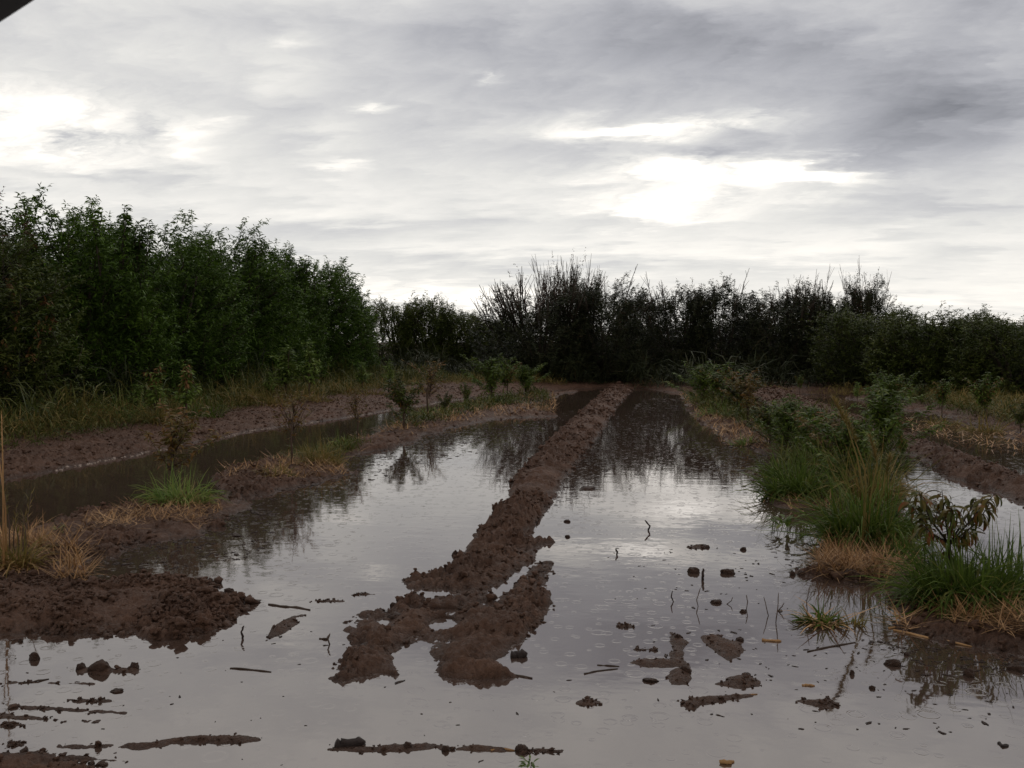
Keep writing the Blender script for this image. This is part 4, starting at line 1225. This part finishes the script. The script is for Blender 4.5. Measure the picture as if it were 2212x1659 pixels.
for pts, lab, r in [
 ([(497, 1444), (530, 1446), (586, 1452)], 'rusty strip of bark afloat between the ridge and the row of clods', .006),
 ([(1646, 1383), (1668, 1385), (1688, 1386)], 'yellow chip of straw right of the kite shaped islet', .008),
 ([(1733, 1481), (1745, 1481), (1760, 1482)], 'short yellow chip above the lowest ragged islet', .006),
 ([(1262, 1456), (1290, 1450), (1335, 1445)], 'rusty straw left of the branching islet', .006),
 ([(1290, 1437), (1310, 1438), (1338, 1440)], 'thin pale straw above the rusty straw', .004),
 ([(1744, 1408), (1790, 1398), (1848, 1388)], 'long reddish straw on the water below the small tuft', .007),
 ([(1920, 1358), (1960, 1352), (2010, 1360)], 'pale straw bent around the tip of the right shore', .007),
 ([(1930, 1362), (2020, 1382), (2100, 1398)], 'long tan cane along the right shore line', .008),
 ([(2020, 1350), (2110, 1375), (2200, 1392)], 'second long tan cane along the right shore', .007),
 ([(1040, 1452), (1090, 1455), (1150, 1466)], 'reddish straw trailing off the ridge foot', .009),
 ([(1060, 1622), (1085, 1619), (1112, 1622)], 'curved yellow straw on the centre foreground bar', .005),
 ([(1555, 1648), (1570, 1650), (1585, 1646)], 'yellowish chip at the bottom edge right of centre', .010),
 ([(1565, 1506), (1590, 1503), (1636, 1500)], 'thin tan straw at the flat streak below the pyramid islet', .005),
 ([(40, 1476), (70, 1474), (106, 1467)], 'rusty straw stuck on the left edge mud streak', .006)]:
    stick('straw', pts, r, lab, 'straw', 'twig' if 'red' in lab or 'rust' in lab else 'straw', 5, 'single straws lying on the water')
# little sprig at the bottom edge and the floating leaf sprig by the bright water
for (x, y, ty, w, lab) in [(1145, 1668, 1640, 50, 'tiny green seedling at the bottom edge in the centre'), (1700, 1150, 1115, 90, 'sparse green sprig drifting at the edge of the brightest water'),
                         (125, 1165, 1130, 30, 'single green seedling on the mud left of the black clod')]:
    X, Y = G(x, y); H = max(.03, top_z(X, Y, ty)); n = 26
    root = empty('seedling', (X, Y, 0)); sb = MB(); lb = MB()
    tube(sb, [(0, 0, -.02), (.005, 0, H * .8)], [.003, .0015], 4)
    Rr = w / 2 * K / F * math.hypot(X, Y)
    a = rng.random(n) * 2 * PI
    blades(lb, np.column_stack([np.cos(a) * Rr * .35, np.sin(a) * Rr * .35, rng.uniform(.2, .9, n) * H]), a, np.radians(rng.uniform(30, 80, n)), Rr * .8, Rr * .2, 1.0, 3, True)
    sb.build('stem', M['twig'], root); lb.build('foliage', M['wood'] if 'dark' in lab else M['leaf_young'], root)
    tag(root, lab, 'seedling', 'seedlings and sprigs in the water')

# tan dead leaf bunches on the leftmost tree
X, Y = -10.6, 14.4
tr = [o for o in bpy.data.objects if o.get('label') == LEFT[1][4]][0]
for (x, y0, y1) in [(22, 600, 640), (12, 730, 768), (85, 690, 745), (108, 680, 712), (32, 655, 700), (66, 745, 775), (20, 790, 815), (100, 640, 670)]:
    n = 16; mb = MB()
    c0 = ray(x, y0); t0 = 15.0 / c0[1]; a0 = CAM + c0 * t0
    c1 = ray(x, y1); t1 = 15.0 / c1[1]; a1 = CAM + c1 * t1
    t = rng.random(n)
    P_ = a0 + (a1 - a0) * t[:, None] + rng.normal(0, .04, (n, 3))
    X0 = np.array(tr.location)
    inv = 1 / np.array(tr.scale); rz = -tr.rotation_euler[2]
    L0 = P_ - X0; L0 = np.column_stack([L0[:, 0] * math.cos(rz) - L0[:, 1] * math.sin(rz), L0[:, 0] * math.sin(rz) + L0[:, 1] * math.cos(rz), L0[:, 2]]) * inv
    blades(mb, L0, rng.random(n) * 2 * PI, np.radians(rng.normal(120, 20, n)), .13, .045, .5, 3, True)
    tag(mb.build('dead_leaf_bunch', M['leaf_tan'], tr), 'hanging tan dead leaves')

# ------------------------------------------------------------------ corner of the vehicle's window frame
def frame_piece():
    d = .62
    a = CAM + ray(-190, 139) * d; b = CAM + ray(260, -156) * d
    ax = (b - a); Ln = np.linalg.norm(ax); ax /= Ln
    out_ = np.cross(ax, fwd); out_ /= np.linalg.norm(out_)
    if out_ @ (-rgt + upv) < 0: out_ = -out_
    dep = np.cross(ax, out_)
    prof = []
    w, t = .075, .05
    for cx_, cy_, a0 in ((w - .012, t / 2 - .012, 0), (.012, t / 2 - .012, 90), (.012, -t / 2 + .012, 180), (w - .012, -t / 2 + .012, 270)):
        for k in range(6):
            an = math.radians(a0 + k * 18); prof.append((cx_ + .012 * math.cos(an), cy_ + .012 * math.sin(an)))
    n = len(prof); rings = 9
    V_ = []
    for i in range(rings):
        s_ = i / (rings - 1); bow = .0015 * (1 - (2 * s_ - 1) ** 2)
        for u_, v_ in prof:
            V_.append(a + ax * Ln * s_ + out_ * (u_ - bow + .003) + dep * v_)
    Q_ = [(i * n + j, i * n + (j + 1) % n, (i + 1) * n + (j + 1) % n, (i + 1) * n + j) for i in range(rings - 1) for j in range(n)]
    V_.append(a + out_ * w / 2); V_.append(b + out_ * w / 2)
    T_ = [(j, (j + 1) % n, len(V_) - 2) for j in range(n)] + [((rings - 1) * n + (j + 1) % n, (rings - 1) * n + j, len(V_) - 1) for j in range(n)]
    o = mk('window_frame', V_, Q_, T_, M['trim'])
    tag(o, 'black rounded window frame of the vehicle in the top left corner', 'window frame')
frame_piece()

# ------------------------------------------------------------------ sky
SUN_EL, SUN_AZ = math.radians(48), math.radians(12)      # azimuth from +Y towards +X
world = bpy.data.worlds.new('World'); sc.world = world
world.use_nodes = True
nt = world.node_tree; nt.nodes.clear(); N = nt.nodes; L = nt.links
out = N.new('ShaderNodeOutputWorld')
sky = N.new('ShaderNodeTexSky'); sky.sky_type = 'NISHITA'; sky.sun_disc = False
sky.sun_elevation = SUN_EL; sky.sun_rotation = SUN_AZ
tc = N.new('ShaderNodeTexCoord')
sp = N.new('ShaderNodeSeparateXYZ'); L.new(tc.outputs['Generated'], sp.inputs[0])
X_, Y_, Z_ = sp.outputs
az = mth(nt, 'MULTIPLY', mth(nt, 'ARCTAN2', X_, Y_), 57.2958)
el = mth(nt, 'MULTIPLY', mth(nt, 'ARCSINE', Z_), 57.2958)
zc = mth(nt, 'ADD', mth(nt, 'MAXIMUM', Z_, 0.0), 0.10)
cmb = N.new('ShaderNodeCombineXYZ')
L.new(mth(nt, 'DIVIDE', X_, zc), cmb.inputs[0]); L.new(mth(nt, 'DIVIDE', Y_, zc), cmb.inputs[1])
mp = N.new('ShaderNodeMapping'); mp.inputs['Rotation'].default_value = (0, 0, math.radians(12)); mp.inputs['Scale'].default_value = (0.8, 1.5, 1)
L.new(cmb.outputs[0], mp.inputs[0])
n1 = noise(nt, mp.outputs[0], 1.3, 8, 0.58)
n2 = noise(nt, mp.outputs[0], 0.45, 4, 0.5)
n3 = noise(nt, mp.outputs[0], 4.0, 5, 0.6)
# angular coordinates with ragged edges
wa = mth(nt, 'ADD', az, mth(nt, 'MULTIPLY_ADD', n1, 9.0, -4.5))
we = mth(nt, 'ADD', el, mth(nt, 'MULTIPLY_ADD', n1, 5.0, -2.5))
wa = mth(nt, 'ADD', wa, mth(nt, 'MULTIPLY_ADD', n3, 5.0, -2.5))
we = mth(nt, 'ADD', we, mth(nt, 'MULTIPLY_ADD', n3, 1.6, -.8))
cv = N.new('ShaderNodeCombineXYZ'); L.new(wa, cv.inputs[0]); L.new(we, cv.inputs[1])
def azel(x, y):
    r = ray(x, y); r = r / np.linalg.norm(r)
    return math.degrees(math.atan2(r[0], r[1])), math.degrees(math.asin(r[2]))
mpa = N.new('ShaderNodeMapping'); mpa.inputs['Scale'].default_value = (0.55, 1.0, 1)
L.new(cv.outputs[0], mpa.inputs[0])
n4 = noise(nt, mpa.outputs[0], 0.30, 6, 0.62)
brk = mth(nt, 'MULTIPLY_ADD', n4, 3.4, -0.95)
brk = mth(nt, 'MINIMUM', mth(nt, 'MAXIMUM', brk, 0.1), 1.25)
DEG = 1 / 38.0   # survey px -> degrees, near the axis
lum = mth(nt, 'MULTIPLY_ADD', n1, 0.42, 0.405)
lum = mth(nt, 'ADD', lum, mth(nt, 'MULTIPLY_ADD', n4, 0.40, -.20))
lum = mth(nt, 'ADD', lum, mth(nt, 'MULTIPLY_ADD', n2, 0.14, -.07))
lum = mth(nt, 'ADD', lum, mth(nt, 'MULTIPLY_ADD', n3, 0.20, -.10))
BL = [ # x, y, rx, ry, strength
 (80, 270, 210, 60, .85), (150, 330, 200, 25, .25), (420, 275, 60, 20, .22), (400, 320, 50, 18, .2),
 (1440, 272, 190, 24, 1.1), (1470, 385, 190, 38, 1.0), (1760, 368, 140, 26, .9), (1430, 455, 140, 24, .8), (1780, 430, 120, 14, .2),
 (800, 234, 34, 10, .6), (1030, 180, 38, 10, .35), (755, 347, 50, 13, .4), (650, 78, 50, 12, .22), (620, 160, 70, 40, .14), (700, 290, 90, 30, .15),
 (850, 625, 260, 24, .35), (1000, 655, 220, 24, .3), (300, 60, 500, 150, .10), (700, 420, 600, 60, .12), (1700, 520, 500, 40, .17), (1100, 530, 300, 20, .12),
 (2100, 620, 300, 40, .10), (0, 400, 250, 40, .15),
 (900, 40, 700, 90, -.07), (140, 292, 48, 20, -.45), (310, 300, 75, 42, -.30), (230, 390, 240, 18, -.16), (760, 500, 200, 22, -.14), (1150, 585, 260, 16, -.10),
 (2000, 170, 420, 150, -.26), (1400, 110, 350, 90, -.16), (2050, 300, 250, 60, -.14), (1100, 220, 180, 30, -.06), (2050, 470, 240, 22, -.14), (1560, 330, 110, 16, -.2), (1250, 340, 150, 20, -.05), (950, 100, 200, 40, -.06)]
for (x, y, rx, ry, s_) in BL:
    a, e = azel(x, y)
    v1 = N.new('ShaderNodeVectorMath'); v1.operation = 'SUBTRACT'; L.new(cv.outputs[0], v1.inputs[0]); v1.inputs[1].default_value = (a, e, 0)
    v2 = N.new('ShaderNodeVectorMath'); v2.operation = 'MULTIPLY'; L.new(v1.outputs[0], v2.inputs[0]); v2.inputs[1].default_value = (1 / (rx * DEG), 1 / (ry * DEG), 0)
    v3 = N.new('ShaderNodeVectorMath'); v3.operation = 'DOT_PRODUCT'; L.new(v2.outputs[0], v3.inputs[0]); L.new(v2.outputs[0], v3.inputs[1])
    g_ = mth(nt, 'EXPONENT', mth(nt, 'MULTIPLY', v3.outputs['Value'], -0.9))
    if s_ > 0.17: g_ = mth(nt, 'MULTIPLY', g_, brk)
    lum = mth(nt, 'MULTIPLY_ADD', g_, s_, lum)
# horizon band lighter; added glow above the view brightens the water; overhead dimmed
hb = mth(nt, 'EXPONENT', mth(nt, 'MULTIPLY', mth(nt, 'ABSOLUTE', el), -0.13))
lum = mth(nt, 'MULTIPLY_ADD', hb, 0.36, lum)
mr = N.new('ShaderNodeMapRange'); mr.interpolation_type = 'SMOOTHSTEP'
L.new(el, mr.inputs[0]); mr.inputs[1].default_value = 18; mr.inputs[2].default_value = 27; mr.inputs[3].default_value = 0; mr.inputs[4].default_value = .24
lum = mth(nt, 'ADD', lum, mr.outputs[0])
m2 = N.new('ShaderNodeMapRange'); m2.interpolation_type = 'SMOOTHSTEP'
L.new(el, m2.inputs[0]); m2.inputs[1].default_value = 30; m2.inputs[2].default_value = 55; m2.inputs[3].default_value = 0; m2.inputs[4].default_value = .45
lum = mth(nt, 'SUBTRACT', lum, m2.outputs[0])
lum = mth(nt, 'MAXIMUM', lum, 0.22)
col = ramp(nt, lum, [(0.0, (0.92, 0.945, 1.08)), (0.45, (0.955, 0.96, 1.025)), (0.78, (1.01, 0.995, 0.96)), (1.0, (1.04, 1.0, 0.935))])
vs = N.new('ShaderNodeVectorMath'); vs.operation = 'SCALE'; L.new(col, vs.inputs[0]); L.new(mth(nt, 'MULTIPLY', lum, 10.0), vs.inputs['Scale'])
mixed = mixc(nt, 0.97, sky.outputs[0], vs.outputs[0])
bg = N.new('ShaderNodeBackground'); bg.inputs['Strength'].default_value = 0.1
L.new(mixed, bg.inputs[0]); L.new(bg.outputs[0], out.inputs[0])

sun = bpy.data.lights.new('sun', 'SUN'); sun.energy = 0.5; sun.angle = math.radians(20); sun.color = (1, .96, .9)
so = bpy.data.objects.new('sun', sun); COL.objects.link(so)
from mathutils import Vector
sd = Vector((math.sin(SUN_AZ) * math.cos(SUN_EL), math.cos(SUN_AZ) * math.cos(SUN_EL), math.sin(SUN_EL)))
so.rotation_euler = (-sd).to_track_quat('-Z', 'Y').to_euler()
so.location = (0, 0, 50)

for o in bpy.data.objects:
    if 'nomH' in o: del o['nomH']
sc.view_settings.view_transform = 'Standard'
sc.view_settings.look = 'None'
sc.view_settings.exposure = 0
sc.view_settings.gamma = 1
sc.render.engine = 'CYCLES'
sc.cycles.max_bounces = 4
sc.cycles.transmission_bounces = 3
